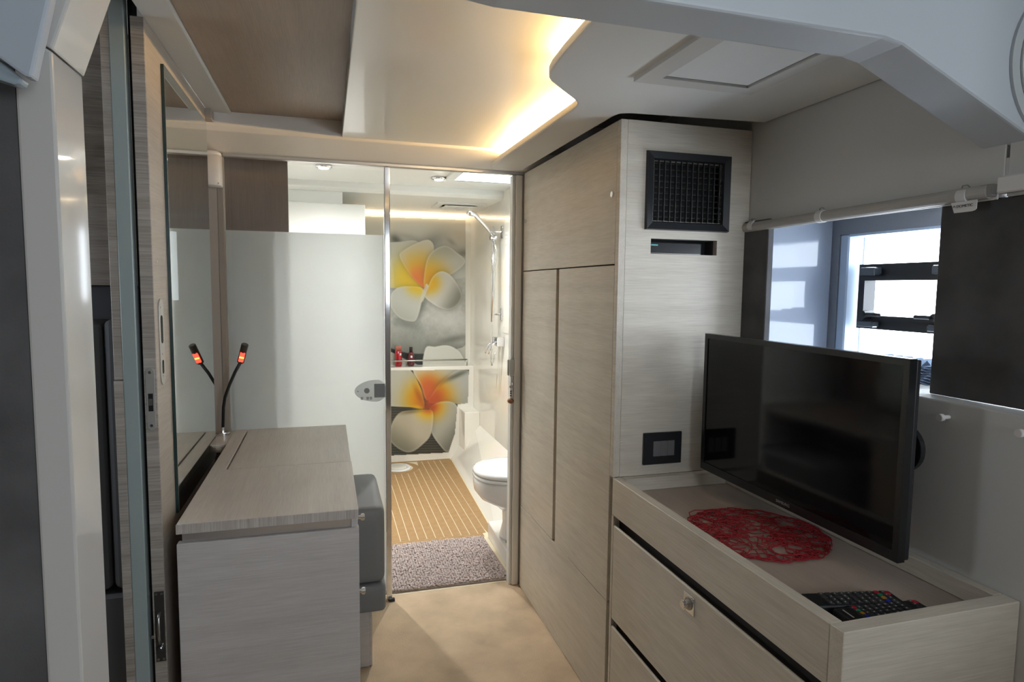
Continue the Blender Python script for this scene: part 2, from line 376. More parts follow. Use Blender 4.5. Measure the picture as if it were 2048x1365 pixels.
# cabin seen through the slot behind the post
structure(box('wall_left_cabin', -1.6, -.4735, 2.30, 2.33, 0, 1.99, WARMW), 'oak partition seen through the slot at left', 'wall')
sc_ = thing('wall_cabinet', 'oak wall cabinet with black hinge edge behind the left post', 'cabinet', (-.75, 2.0, 1.33))
box('body', -1.05, -.485, 1.95, 2.29, 1.335, 1.99, WARMW, sc_)
box('edge_strip', -.6185, -.6135, 1.944, 1.95, 1.572, 1.83, BLACKP, sc_)
box('hinge', -.622, -.608, 1.938, 1.944, 1.66, 1.69, STEEL, sc_)
st = thing('upholstered_seat', 'dark grey upholstered seat seen through the slot at left', 'seat', (-.78, 2.05, 0))
box('backrest', -1.05, -.486, 2.16, 2.28, .45, 1.333, SEATG, st, bev=.01, seg=3)
box('bolster', -1.05, -.60, 1.98, 2.158, .46, 1.235, SEATG, st, bev=.03, seg=4)
box('side_bolster', -.598, -.486, 1.98, 2.158, .46, 1.242, SEATG, st, bev=.03, seg=4)
box('base', -1.05, -.486, 1.98, 2.28, 0, .45, SEATG, st, bev=.01)

# right wall
white_low = structure(box('wall_right_lower', 1.217, 1.47, .2, 1.695, 0, 1.118, WHITE, bev=.004, seg=2), 'white lower wall panel behind the television', 'wall')
for (u, v, lb) in [(1893, 835, 'small white peg on the lower wall panel beside the television'), (2052, 866, 'small white peg on the lower wall panel at the picture edge')]:
    p = onX(u, v, 1.21)
    k = thing('wall_peg', lb, 'peg', (1.205, p[1], p[2]), 'white wall pegs')
    cyl('stem', (1.217, p[1], p[2]), (1.200, p[1], p[2]), .0042, PLASTW, k, 14)
    cyl('head', (1.200, p[1], p[2]), (1.190, p[1], p[2]), .0075, PLASTW, k, 18)
structure(box('wall_right_dark', 1.2595, 1.272, .2, 1.046, 1.12, 1.5245, CHAR, bev=.002), 'dark charcoal panel right of the window', 'wall')
structure(box('trim_8', 1.2722, 1.2735, .2, 1.048, 1.12, 1.5245, PLASTW), 'white strip painting the edge highlight of the dark charcoal panel', 'trim')  # edge highlight put in as a thin white strip
structure(box('wall_right_dark_strip', 1.243, 1.26, 1.573, 1.695, 1.12, 1.55, CHAR, bev=.002), 'narrow dark charcoal strip between the oak panel and the window', 'wall')
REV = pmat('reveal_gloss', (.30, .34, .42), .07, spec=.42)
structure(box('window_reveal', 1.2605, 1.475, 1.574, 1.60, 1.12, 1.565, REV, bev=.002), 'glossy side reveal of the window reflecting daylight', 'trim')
structure(box('window_reveal_head', 1.26, 1.475, .20, 1.60, 1.565, 1.60, WHITE), 'top of the window recess', 'trim')
HULL = pmat('hull_lining', (.17, .185, .22), .4)
win = thing('window_1', 'large hull window flooded with daylight', 'window', (1.5, 1.2, 1.1), kind='structure')
holed('lining', .2, 1.62, .0, 1.70, [(.62, 1.545, 1.085, 1.508)], 'x', 1.475, 1.50, HULL, win)
JAMB = pmat('window_jamb', (.36, .45, .58), .4)
box('jamb', 1.476, 1.54, 1.512, 1.545, 1.085, 1.508, JAMB, win, bev=.004)
box('head_frame', 1.476, 1.54, .62, 1.512, 1.500, 1.508, JAMB, win, bev=.001)
box('sill', 1.476, 1.54, .62, 1.512, 1.085, 1.095, JAMB, win, bev=.002)
box('pane', 1.530, 1.536, .62, 1.512, 1.095, 1.500, WGLASS, win, bev=0)
# opening port set in the pane
p0 = onX(1728, 530, 1.52); p1 = onX(1713, 655, 1.52); q0 = onX(1745, 560, 1.52); q1 = onX(1737, 632, 1.52)
ht = 1.07
portf = holed('port_frame', ht, p0[1] - .006, p1[2], p0[2], [(ht + .04, q0[1] - .004, q1[2], q0[2])], 'x', 1.498, 1.528, BLACKP, win)
holed('port_rim', ht + .03, q0[1] + .010, q1[2] - .010, q0[2] + .010, [(ht + .042, q0[1] - .006, q1[2] + .003, q0[2] - .003)], 'x', 1.486, 1.4985, BLACKP, portf)
for (yc_) in (1.44, 1.215):
    box('hinge', 1.470, 1.4978, yc_ - .030, yc_ + .022, p0[2] - .033, p0[2] - .010, pmat('hinge_grey', (.05, .06, .07), .25, coat=.5), portf, bev=.004, seg=2)
for (yc_, s) in ((1.437, -1), (1.215, 1)):
    cyl('handle_hub', (1.498, yc_, q1[2] + .004), (1.462, yc_, q1[2] + .004), .013, BLACKP, portf)
    box('handle', 1.462, 1.470, min(yc_, yc_ + s * .06), max(yc_, yc_ + s * .06), q1[2] + .0005, q1[2] + .011, BLACKP, portf, bev=.003)
    box('latch_plate', 1.472, 1.4978, yc_ - .028, yc_ + .028, p1[2] + .006, p1[2] + .024, pmat('hinge_grey', (.05, .06, .07), .25), portf, bev=.003)
# folded pleated blind lying on the sill
pb = thing('pleated_blind', 'folded blue grey pleated blind at the window sill', 'blind', (1.40, 1.28, 1.118))
for k in range(8):
    z = 1.1185 + k * .006
    bm = bmesh.new(); n = 18; rows = [[], []]
    for i in range(n + 1):
        y = 1.06 + i * (.40 - .02 * k) / n
        zz = z + (.0045 if i % 2 else 0) + (.010 * (i % 2) if k == 7 else 0)
        rows[0].append(bm.verts.new((1.372 + .002 * k, y, zz))); rows[1].append(bm.verts.new((1.44, y, zz)))
    for i in range(n): bm.faces.new((rows[0][i], rows[0][i + 1], rows[1][i + 1], rows[1][i]))
    ext = bmesh.ops.extrude_face_region(bm, geom=bm.faces[:]); bmesh.ops.translate(bm, verts=[e for e in ext['geom'] if isinstance(e, bmesh.types.BMVert)], vec=(0, 0, .0008))
    bmesh.ops.recalc_face_normals(bm, faces=bm.faces)
    link('pleat', bm, TAPE, pb)

# white shade panel above the window with its hem batten
bl = thing('window_shade', 'white shade panel above the window with a hem batten', 'shade', (1.26, 1.3, 1.52))
box('panel', 1.258, 1.274, .918, 1.694, 1.525, 1.861, GREYBLIND, bl, bev=.002)
box('next_panel', 1.258, 1.274, .30, .912, 1.525, 1.861, GREYBLIND, bl, bev=.002)
bt = cyl('batten', (1.247, 1.688, 1.532), (1.247, .935, 1.538), .0145, BLINDTUBE, bl, 16)
box('batten_backing', 1.2535, 1.258, .925, 1.690, 1.5215, 1.55, PLASTW, bl)
for yy in (1.648, 1.372, .985):
    bm = bmesh.new(); addtube(bm, [(1.247, yy - .010, 1.535), (1.247, yy + .010, 1.535)], .0163, 18)
    link('clip_ring', finish(bm, 0), PLASTW, bl)
    tube('cord_loop', [(1.250, yy + .012, 1.548), (1.246, yy + .006, 1.557), (1.246, yy - .004, 1.557), (1.250, yy - .010, 1.549)], .0013, pmat('cord_grey', (.3, .3, .3), .6), bl, 6)
box('batten_end', 1.238, 1.257, .926, .952, 1.527, 1.551, pmat('end_grey', (.33, .32, .31), .5), bl, bev=.002)
box('next_batten', 1.233, 1.2575, .60, .914, 1.530, 1.562, PLASTW, bl, bev=.003)
tg = prism('brand_tag', [(1.002, 1.5225), (.948, 1.5235), (.948, 1.506), (.951, 1.503), (.957, 1.5015), (.994, 1.5015)], 'x', 1.2315, 1.233, PLASTW, bl, bev=0)
text('lettering', 'DOMETIC', .0078, BLACKP, tg, (1.2313, .9895, 1.5115), (0, -1, 0), (0, 0, 1))
tube('emblem', [(1.2313, .9965, 1.513), (1.2313, .9945, 1.516), (1.2313, .992, 1.513)], .0006, BLACKP, tg, 5)

# round speaker in the face of the beam
sp = thing('beam_speaker', 'round grey speaker in the overhead beam at the right edge', 'speaker', (1.329, .866, 1.76))
SPK = pmat('speaker_grey', (.50, .53, .55), .4)
def disc_ring(name, r0, r1, y0, y1, mat, parent, c=(1.329, 1.760), n=56):
    bm = bmesh.new(); rings = []
    for (r, y) in ((r0, y1), (r0, y0), (r1, y0), (r1, y1)):
        rings.append([bm.verts.new((c[0] + r * math.cos(2 * math.pi * k / n), y, c[1] + r * math.sin(2 * math.pi * k / n))) for k in range(n)])
    for a, b in zip(rings, rings[1:] + rings[:1]):
        for k in range(n): bm.faces.new((a[k], a[(k + 1) % n], b[(k + 1) % n], b[k]))
    bmesh.ops.recalc_face_normals(bm, faces=bm.faces)
    return link(name, bm, mat, parent)
disc_ring('bezel', .128, .146, .864, .8695, SPK, sp)
disc_ring('inner_ring', .112, .126, .860, .8695, pmat('speaker_white', (.7, .72, .73), .3), sp)
disc_ring('grille', .001, .110, .866, .8695, pmat('speaker_mesh', (.25, .26, .27), .6), sp)

structure(box('wall_right', 1.275, 1.31, 1.603, 2.67, 0, 2.0, WHITE, bev=0), 'hull side wall behind the wardrobe', 'wall')
structure(box('hull_lining_top', 1.276, 1.5, .2, 1.603, 1.70, 2.0, WHITE, bev=0), 'hull side lining above the window', 'wall')
structure(box('light_block_counter', .88, 1.9, -.95, -.38, 0, 1.12, pmat('saloon_wall', (.30, .27, .25), .6), bev=.004), 'added unseen counter behind the viewpoint blocking low daylight', 'counter')  # unseen box added to block low daylight from the aft opening
# saloon around and behind the camera: walls with openings added and sized to control the daylight
structure(holed('wall_back', -1.7, 2.2, 0, 2.0, [(.66, 1.7, 1.18, 1.86)], 'y', -1.72, -1.68, pmat('saloon_wall', (.30, .27, .25), .6)), 'saloon end wall with a high opening added to control the daylight', 'wall')
structure(holed('wall_saloon_left', -1.68, 2.33, 0, 2.0, [(1.6, 1.9, 1.12, 1.48)], 'x', -1.70, -1.66, pmat('saloon_wall', (.3, .27, .25), .6)), 'saloon side wall at the far left', 'wall')
structure(holed('wall_saloon_right', -1.68, .2, 0, 2.0, [(-1.2, 0, 1.35, 1.70)], 'x', 2.16, 2.20, pmat('saloon_wall', (.3, .27, .25), .6)), 'saloon side wall with a long window at right', 'wall')
structure(box('wall_saloon_return', 1.26, 2.2, .16, .2, 0, 2.0, pmat('saloon_wall', (.3, .27, .25), .6), bev=0), 'return wall behind the window recess', 'wall')

# ================================================================== SLIDING GLASS DOOR
dr = thing('door_1', 'frosted sliding glass bathroom door with a metal edge', 'door', (0, D, 0), kind='structure')
box('pane', -.368, .228, D - .004, D + .004, .02, 1.806, GLASS, dr, bev=0)
film = box('frosted_film', -.368, .228, D + .0055, D + .0062, .02, 1.549, FILM, dr, bev=0)
box('edge_profile', .2285, .252, D - .014, D + .014, .0, 1.822, CHROME, dr, bev=.003, seg=2)
box('edge_foot', .238, .262, D - .03, D - .0145, .0, .012, BLACKP, dr)
# oval lock plate on the glass
bm = bmesh.new(); n = 40; cxx, czz = .196, .908; vs = []
for k in range(n):
    a = 2 * math.pi * k / n; vs.append((cxx + (.091 if math.cos(a) < 0 else .034) * math.cos(a), czz + .046 * math.sin(a)))
LOCKP = pmat('lock_grey', (.55, .56, .58), .35)
lkp = prism('lock_plate', vs, 'y', D - .0075, D - .0045, LOCKM, dr, bev=.001)
box('latch_recess', .184, .2275, D - .0090, D - .0076, .880, .937, pmat('latch_grey', (.22, .24, .25), .4), lkp, bev=.001)
cyl('thumb_turn', (.154, D - .0076, .910), (.154, D - .012, .910), .011, pmat('turn_grey', (.26, .27, .30), .35), lkp)
cyl('screw', (.118, D - .0076, .908), (.118, D - .009, .908), .003, STEEL, lkp)
for xx in (.137, .160, .173): box('engraving', xx - .008, xx + .002, D - .0079, D - .0076, .872, .884, pmat('engrave', (.42, .43, .45), .5), lkp, bev=0)
structure(box('trim_9', -.37, .82, D - .014, D + .014, 1.8225, 1.8375, ALU, bev=.002), 'aluminium sliding track above the glass door', 'trim')
structure(box('trim_10', -.392, -.3695, D - .012, D + .03, 0, 1.832, pmat('jamb_taupe', (.30, .265, .23), .5), bev=.002), 'taupe jamb at the left edge of the glass door', 'trim')
structure(box('trim_11', .784, .8145, D - .02, D + .035, 0, 1.8215, FRAMEG, bev=.003), 'grey jamb at the right side of the bathroom opening', 'trim')
structure(box('trim_12', .772, .7835, D - .010, D + .03, 0, 1.8215, pmat('jamb_white', (.75, .75, .72), .35), bev=.002), 'white inner edge of the right bathroom jamb', 'trim')
sk = thing('strike_plate', 'steel strike catch on the right bathroom jamb', 'latch', (.772, D, .955))
box('plate', .7645, .7838, D - .0235, D - .0205, .953, 1.028, STEEL, sk, bev=.001)
box('lip', .7545, .7640, D - .022, D - .010, .957, 1.026, STEEL, sk, bev=.002)
kc = thing('keychain', 'key with brown beads and a glass ball hanging at the jamb', 'keychain', (.768, D - .03, .84))
box('key_blade', .7735, .7765, D - .032, D - .0205, .886, .926, STEEL, kc, bev=.0005)
cyl('key_bow', (.7685, D - .029, .909), (.7685, D - .025, .909), .0075, STEEL, kc)
tube('cord', [(.7685, D - .027, .906), (.7690, D - .028, .895), (.7685, D - .028, .872), (.767, D - .028, .858)], .0012, BLACKP, kc, 6)
BEAD = pmat('brown_bead', (.09, .025, .012), .25, coat=.4)
for zz in (.888, .8795, .869):
    loft('bead', [(.768, D - .028, zz + dz, r, r) for dz, r in ((-.004, .001), (-.0028, .0034), (0, .0045), (.0028, .0034), (.004, .001))], BEAD, kc, 12)
loft('glass_ball', [(.7665, D - .030, .846 + .0125 * math.sin(a), max(.0006, .0155 * math.cos(a)), max(.0006, .0155 * math.cos(a))) for a in [math.radians(t) for t in range(-90, 91, 18)]],
     pmat('amber_ball', (.22, .10, .04), .08, coat=.8, noise=.6, nscale=90), kc, 20)

# ================================================================== BATHROOM
structure(box('floor_bathroom', -.62, 1.10, 2.666, 4.92, -.06, 0, CAULK, bev=0), 'cream moulded bathroom floor under the teak strips', 'floor')
flo = bpy.data.objects['floor_bathroom']
structure(holed('ceiling_bathroom', -.62, 1.30, 2.667, 3.96, [(.70, 1.20, 3.14, 3.60)], 'z', 1.96, 1.99, BWHITE), 'white bathroom ceiling with the bright skylight opening', 'ceiling')
structure(prism('ceiling_bathroom_rear', [(3.945, 1.985), (3.945, 1.925), (3.975, 1.905), (4.92, 1.905), (4.92, 1.985)], 'x', -.62, 1.10, BWHITE, bev=.003), 'lower rear bathroom ceiling above the flower mural', 'ceiling')
structure(box('wall_bathroom_right', 1.10, 1.14, 2.666, 4.95, 0, 1.958, GELCOAT, bev=0), 'glossy cream shower wall at the right of the bathroom', 'wall')
structure(box('wall_bathroom_back', .1, 1.10, 4.92, 4.96, .70, 1.985, GELCOAT, bev=0), 'cream wall behind the upper flower mural', 'wall')
structure(box('wall_bathroom_back_lower', .1, 1.10, 4.775, 4.96, -.05, .728, GELCOAT, bev=.004, seg=2), 'cream wall and ledge behind the lower flower mural', 'wall')
structure(box('wall_bathroom_left', -.66, -.62, 2.666, 4.96, 0, 1.985, BWHITE, bev=0), 'white bathroom wall at the far left', 'wall')
structure(box('wall_bathroom_partition', -.61, -.15, 2.84, 2.87, 0, 1.955, BROWNW), 'brown wood partition seen through the clear top of the door', 'wall')
structure(box('wall_bathroom_cabin', -.62, .23, 3.95, 4.96, 0, 1.83, BWHITE, bev=.003), 'white built-in block behind the frosted door', 'wall')
structure(box('wall_bathroom_upper', -.62, .10, 3.99, 4.96, 1.832, 1.955, BWHITE, bev=0), 'white soffit above the built-in block', 'wall')
# moulded coaming and corner block on the right
bm = bmesh.new()
A = [bm.verts.new(p) for p in ((.862, 3.18, .001), (1.0995, 3.18, .30), (1.0995, 3.18, .001))]
B = [bm.verts.new(p) for p in ((.922, 4.775, .001), (1.0995, 4.775, .30), (1.0995, 4.775, .001))]
bm.faces.new(A); bm.faces.new(B[::-1])
for i in range(3): bm.faces.new((A[i], B[i], B[(i + 1) % 3], A[(i + 1) % 3]))
structure(link('coaming', finish(bm, .003), GELCOAT), 'sloped cream moulding along the right bathroom wall', 'trim')
structure(box('moulded_block', .982, 1.0995, 4.56, 4.7745, .05, .402, GELCOAT, bev=.006, seg=3), 'square cream moulded block in the bathroom corner', 'trim')
structure(prism('toilet_plinth', [(.806, 2.70), (1.0995, 2.70), (1.0995, 3.185), (.815, 3.185)], 'z', .0005, .088, pmat('plinth_white', (.78, .76, .72), .2, coat=.4), bev=.008, seg=3), 'white moulded plinth under the toilet', 'trim')

# teak strips, one by one, flush in pale caulking
pw = .0465; DX, DY, DRR = .49, 4.60, .158
def arc_cut(xa, xb):
    """plank outline from the front border to the back border or to the curved drain surround"""
    near = lambda q: DY - math.sqrt(max(0, DRR ** 2 - (q - DX) ** 2))
    if xb < DX - DRR or xa > DX + DRR: return [(xa, 3.245), (xb, 3.245), (xb, 4.735), (xa, 4.735)]
    qs = [xa + (xb - xa) * i / 4 for i in range(5)]
    top = [(q, near(q) if abs(q - DX) < DRR else 4.735) for q in qs[::-1]]
    return [(xa, 3.245), (xb, 3.245)] + top
x = .82
while x > -.15:
    prism('plank', arc_cut(x - pw + .0042, x), 'z', 0, .0012, TEAK, flo, bev=0)
    x -= pw
prism('plank', [(.8295, 3.245), (.8585, 3.245), (.912, 4.735), (.8255, 4.735), (.8235, 3.9), (.8235, 3.3)], 'z', 0, .0012, TEAK, flo, bev=0)
box('plank', -.15, .80, 3.195, 3.2405, 0, .0012, TEAK, flo, bev=0)
box('plank', -.15, .905, 4.7395, 4.768, 0, .0012, TEAK, flo, bev=0)
bm = bmesh.new(); ri = []
for (r_, z_) in ((.108, 0), (.108, .0012), (DRR - .004, .0012), (DRR - .004, 0)):
    ri.append([bm.verts.new((DX + r_ * math.cos(t), min(DY + r_ * math.sin(t), 4.7355), z_)) for t in [2 * math.pi * k / 48 for k in range(48)]])
for a_, b_ in zip(ri, ri[1:] + ri[:1]):
    for k in range(48): bm.faces.new((a_[k], a_[(k + 1) % 48], b_[(k + 1) % 48], b_[k]))
bmesh.ops.recalc_face_normals(bm, faces=bm.faces)
link('drain_surround', bm, TEAK, flo)
# round shower drain
dn = thing('shower_drain', 'round white shower drain in the teak floor', 'drain', (.49, 4.60, .004))
loft('rim', [(.49, 4.60, .0005, .095, .105), (.49, 4.60, .010, .092, .102), (.49, 4.60, .0105, .075, .085)], PORC, dn, 36)
loft('cover', [(.49, 4.60, .0106, .066, .075), (.49, 4.60, .014, .062, .071)], pmat('drain_cream', (.7, .68, .6), .3), dn, 32)

# bath mat with chenille tufts
bmth = thing('bath_mat', 'taupe chenille bath mat at the bathroom threshold', 'mat', (.45, 2.93, 0))
prism('backing', [(.10, 2.682), (.775, 2.676), (.798, 2.70), (.79, 3.17), (.76, 3.182), (.10, 3.185)], 'z', .0005, .007, pmat('mat_backing', (.34, .28, .26), .9), bmth, bev=.002)
bm = bmesh.new(); rr = random.Random(3)
ico = bmesh.new(); bmesh.ops.create_icosphere(ico, subdivisions=1, radius=1.0); iv = [v.co.copy() for v in ico.verts]; ifc = [[v.index for v in f.verts] for f in ico.faces]; ico.free()
yy = 2.686
while yy < 3.18:
    xx = .10
    while xx < .788:
        if not (xx > .775 and (yy < 2.70 or yy > 3.16)):
            cx_, cy_ = xx + rr.uniform(-.003, .003), yy + rr.uniform(-.003, .003)
            ang = rr.uniform(-.6, .6); ca, sa = math.cos(ang), math.sin(ang)
            lx, ly, lz = rr.uniform(.0055, .0085), rr.uniform(.004, .0055), rr.uniform(.005, .009)
            tz = .0105 + rr.uniform(-.002, .003)
            vs = [bm.verts.new((cx_ + ca * c.x * lx - sa * c.y * ly, cy_ + sa * c.x * lx + ca * c.y * ly, tz + c.z * lz)) for c in iv]
            for f in ifc: bm.faces.new([vs[i] for i in f])
        xx += .0115
    yy += .0092
pile = link('pile', bm, MATP, bmth, True); pile['kind'] = 'stuff'

# toilet
tl = thing('toilet', 'white ceramic toilet with a closed lid behind the jamb', 'toilet', (.93, 2.96, .088))
loft('bowl', [(.955, 2.955, .0885, .135, .098), (.955, 2.955, .10, .135, .098), (.950, 2.955, .16, .115, .088), (.945, 2.955, .225, .112, .088), (.930, 2.955, .262, .140, .110), (.905, 2.955, .30, .185, .150), (.893, 2.955, .34, .203, .172), (.890, 2.955, .39, .206, .180), (.890, 2.955, .405, .204, .178)], PORC, tl, 40, 2.2)
loft('seat', [(.885, 2.955, .407, .198, .178), (.885, 2.955, .411, .203, .183), (.885, 2.955, .421, .203, .183), (.885, 2.955, .425, .198, .178)], PORC, tl, 40, 2.25)
loft('lid', [(.885, 2.955, .4285, .198, .178), (.885, 2.955, .432, .203, .183), (.885, 2.955, .444, .202, .182), (.885, 2.955, .452, .188, .168), (.885, 2.955, .455, .15, .13)], PORC, tl, 40, 2.25)
cyl('bolt_cap', (.835, 2.885, .0885), (.835, 2.885, .096), .007, pmat('bolt_grey', (.35, .33, .30), .4), tl)

# shower on the right wall
sh = thing('shower_set', 'chrome shower rail with hand shower, hose and mixer', 'shower', (1.05, 4.0, .8))
tube('rail', [(1.045, 4.0, 1.115), (1.045, 4.0, 1.735)], .011, CHROME, sh, 14)
for zz in (1.70, 1.165):
    cyl('bracket_arm', (1.045, 4.0, zz), (1.092, 3.97, zz), .006, CHROME, sh)
    box('bracket_plate', 1.092, 1.0995, 3.945, 3.995, zz - .04, zz + .04, CHROME, sh, bev=.002)
cyl('holder', (1.025, 4.0, 1.665), (1.065, 4.0, 1.665), .018, CHROME, sh)
hp = [onY(u, v, y) for u, v, y in [(988, 474, 3.98), (975, 458, 3.94), (962, 443, 3.90), (950, 430, 3.86), (943, 427, 3.85), (936, 424, 3.84)]]
tube('hand_shower', [tuple(p) for p in hp], [.009, .011, .012, .014, .017, .018], CHROME, sh, 12)
hs = [onY(u, v, y) for u, v, y in [(988, 478, 3.99), (992, 500, 3.98), (990, 580, 3.97), (985, 660, 3.96), (982, 715, 3.95), (984, 731, 3.94), (988, 722, 3.93), (990, 705, 3.92)]]
tube('hose', [tuple(p) for p in hs], .007, pmat('hose_chrome', (.75, .74, .70), .2, metal=.9), sh, 10)
for (u, v) in ((996, 683), (1003, 684)):
    p = onX(u, v, 1.085)
    box('mixer_body', 1.05, 1.0995, p[1] - .022, p[1] + .022, p[2] - .03, p[2] + .03, CHROME, sh, bev=.003)
    tube('lever', [(1.05, p[1], p[2]), (1.02, p[1] - .01, p[2] - .02), (1.0, p[1] - .01, p[2] - .08)], .008, CHROME, sh, 10)
ap = thing('access_panel', 'cream access panel on the right shower wall', 'panel', (1.096, 3.85, 1.05))
box('panel', 1.0955, 1.0995, 3.74, 4.0 - .08, 1.05, 1.80, GELCOAT, ap, bev=.001)
for zz in (1.085, 1.77): cyl('screw', (1.0955, 3.90, zz), (1.0945, 3.90, zz), .004, STEEL, ap)

# ledge rail and bottles
rl = thing('ledge_rail', 'steel guard rail along the bathroom ledge', 'rail', (.7, 4.80, .728))
tube('bar', [(.25, 4.80, .775), (1.05, 4.80, .775)], .006, STEEL, rl, 8)
tube('post', [(1.05, 4.80, .7285), (1.05, 4.80, .780)], .006, STEEL, rl, 8)
b1 = thing('bottle', 'red bottle with a pink cap on the bathroom ledge', 'bottle', (.522, 4.845, .728), 'bottles on the ledge')
loft('body', [(.522, 4.845, .7285, .022, .016), (.522, 4.845, .745, .027, .019), (.522, 4.845, .845, .026, .018), (.522, 4.845, .85, .024, .017)], pmat('red_bottle', (.40, .004, .012), .12, coat=.6), b1, 24, 4)
loft('cap', [(.522, 4.845, .851, .025, .017), (.522, 4.845, .884, .024, .016), (.522, 4.845, .886, .022, .015)], pmat('pink_cap', (.42, .13, .10), .3), b1, 24, 4)
box('label', .530, .542, 4.8250, 4.8262, .815, .832, PLASTW, b1, bev=0)
b2 = thing('bottle', 'dark wine red bottle with a slim black cap on the ledge', 'bottle', (.618, 4.845, .728), 'bottles on the ledge')
loft('body', [(.618, 4.845, .7285, .021, .018), (.618, 4.845, .745, .029, .022), (.618, 4.845, .79, .028, .021), (.618, 4.845, .83, .020, .017), (.618, 4.845, .84, .013, .013)], pmat('wine_bottle', (.10, .003, .008), .1, coat=.6), b2, 24, 2.6)
loft('cap', [(.618, 4.845, .8405, .0135, .0135), (.618, 4.845, .876, .0125, .0125), (.618, 4.845, .878, .011, .011)], pmat('dark_cap', (.03, .02, .015), .3), b2, 20, 2.4)
box('label', .612, .626, 4.8215, 4.8225, .795, .812, PLASTW, b2, bev=0)

# ceiling fittings in the bathroom
sk2 = thing('skylight', 'bright bathroom skylight in a white frame', 'skylight', (.95, 3.37, 1.95), kind='structure')
holed('frame', .655, 1.098, 3.10, 3.64, [(.705, 1.097, 3.145, 3.575)], 'z', 1.945, 1.9595, BWHITE, sk2)
box('diffuser', .70, 1.20, 3.14, 3.60, 1.992, 1.996, clear_glass('skylight_glass', (.9, .95, .97)), sk2, bev=0)
box('edge_seal', .72, 1.097, 3.582, 3.588, 1.9435, 1.9448, pmat('seal_olive', (.10, .10, .02), .5), sk2, bev=0)
cv = thing('ceiling_vent', 'open white ceiling vent above the flower mural', 'vent', (.88, 4.33, 1.89))
holed('frame', .715, 1.045, 4.19, 4.48, [(.76, 1.00, 4.25, 4.42)], 'z', 1.893, 1.9045, BWHITE, cv)
box('dark_opening', .76, 1.00, 4.25, 4.42, 1.902, 1.9045, BLACK, cv, bev=0)
box('lid', .77, .99, 4.225, 4.385, 1.880, 1.887, BWHITE, cv)
cyl('knob', (.88, 4.30, 1.8795), (.88, 4.30, 1.868), .03, PLASTW, cv)
for (x_, y_, lb) in [(.62, 3.60, 'round ceiling downlight beside the skylight'), (-.005, 3.45, 'round ceiling downlight seen through the clear glass')]:
    dl = thing('downlight', lb, 'downlight', (x_, y_, 1.945), 'bathroom downlights')
    loft('rim', [(x_, y_, 1.9595, .042, .042), (x_, y_, 1.950, .042, .042), (x_, y_, 1.946, .036, .036)], CHROME, dl, 28)
    loft('lens', [(x_, y_, 1.9455, .026, .026), (x_, y_, 1.943, .022, .022)], DOWNL, dl, 24)
    L = bpy.data.lights.new('downlight_lamp', 'SPOT'); L.energy = 36; L.color = (1, .98, .95); L.spot_size = math.radians(160); L.spot_blend = 1.0; L.shadow_soft_size = .025
    lo = bpy.data.objects.new('downlight_lamp', L); COL.objects.link(lo); lo.location = (x_, y_, 1.938)
tag(box('led_strip', .21, 1.09, 4.893, 4.900, 1.890, 1.896, BLED, bev=0), 'warm LED line along the top of the flower mural', 'light strip')

# ================================================================== flower mural (a printed photograph on two flat panels)
def poly_sd(px, py, poly):
    """signed distance (negative inside) of points to a closed polygon, smoothed with Catmull-Rom"""
    P = np.array(poly, float); n = len(P); pts = []
    for i in range(n):
        p0, p1, p2, p3 = P[i - 1], P[i], P[(i + 1) % n], P[(i + 2) % n]
        for t in np.linspace(0, 1, 5)[:-1]:
            pts.append(.5 * ((2 * p1) + (p2 - p0) * t + (2 * p0 - 5 * p1 + 4 * p2 - p3) * t * t + (3 * p1 - p0 - 3 * p2 + p3) * t ** 3))
    Q = np.array(pts); inside = np.zeros(px.shape, bool); dmin = np.full(px.shape, 1e9)
    for i in range(len(Q)):
        ax, ay = Q[i]; bx, by = Q[(i + 1) % len(Q)]
        cond = (ay > py) != (by > py)
        with np.errstate(divide='ignore', invalid='ignore'): xi = (bx - ax) * (py - ay) / (by - ay + 1e-12) + ax
        inside ^= cond & (px < xi)
        dx, dy = bx - ax, by - ay; L2 = dx * dx + dy * dy + 1e-9
        t = np.clip(((px - ax) * dx + (py - ay) * dy) / L2, 0, 1)
        dmin = np.minimum(dmin, np.hypot(px - ax - t * dx, py - ay - t * dy))
    return np.where(inside, -dmin, dmin)
def sstep(a, b, x): t = np.clip((x - a) / (b - a), 0, 1); return t * t * (3 - 2 * t)
_rg = np.random.default_rng(5)
def vnoise(px, py, s):
    g = _rg.random((64, 64)); X = px / s; Y = py / s; xi = np.floor(X).astype(int); yi = np.floor(Y).astype(int); fx = X - xi; fy = Y - yi
    fx = fx * fx * (3 - 2 * fx); fy = fy * fy * (3 - 2 * fy)
    a = g[yi % 64, xi % 64]; b = g[yi % 64, (xi + 1) % 64]; c = g[(yi + 1) % 64, xi % 64]; d = g[(yi + 1) % 64, (xi + 1) % 64]
    return (a * (1 - fx) + b * fx) * (1 - fy) + (c * (1 - fx) + d * fx) * fy
def mixc(img, col, w): return img * (1 - w[..., None]) + np.array(col, float) * w[..., None]
def blob(px, py, cx, cy, rx, ry, ang=0):
    c, s = math.cos(math.radians(ang)), math.sin(math.radians(ang)); dx = px - cx; dy = py - cy
    u = (dx * c + dy * s) / rx; v = (-dx * s + dy * c) / ry; return np.exp(-(u * u + v * v))
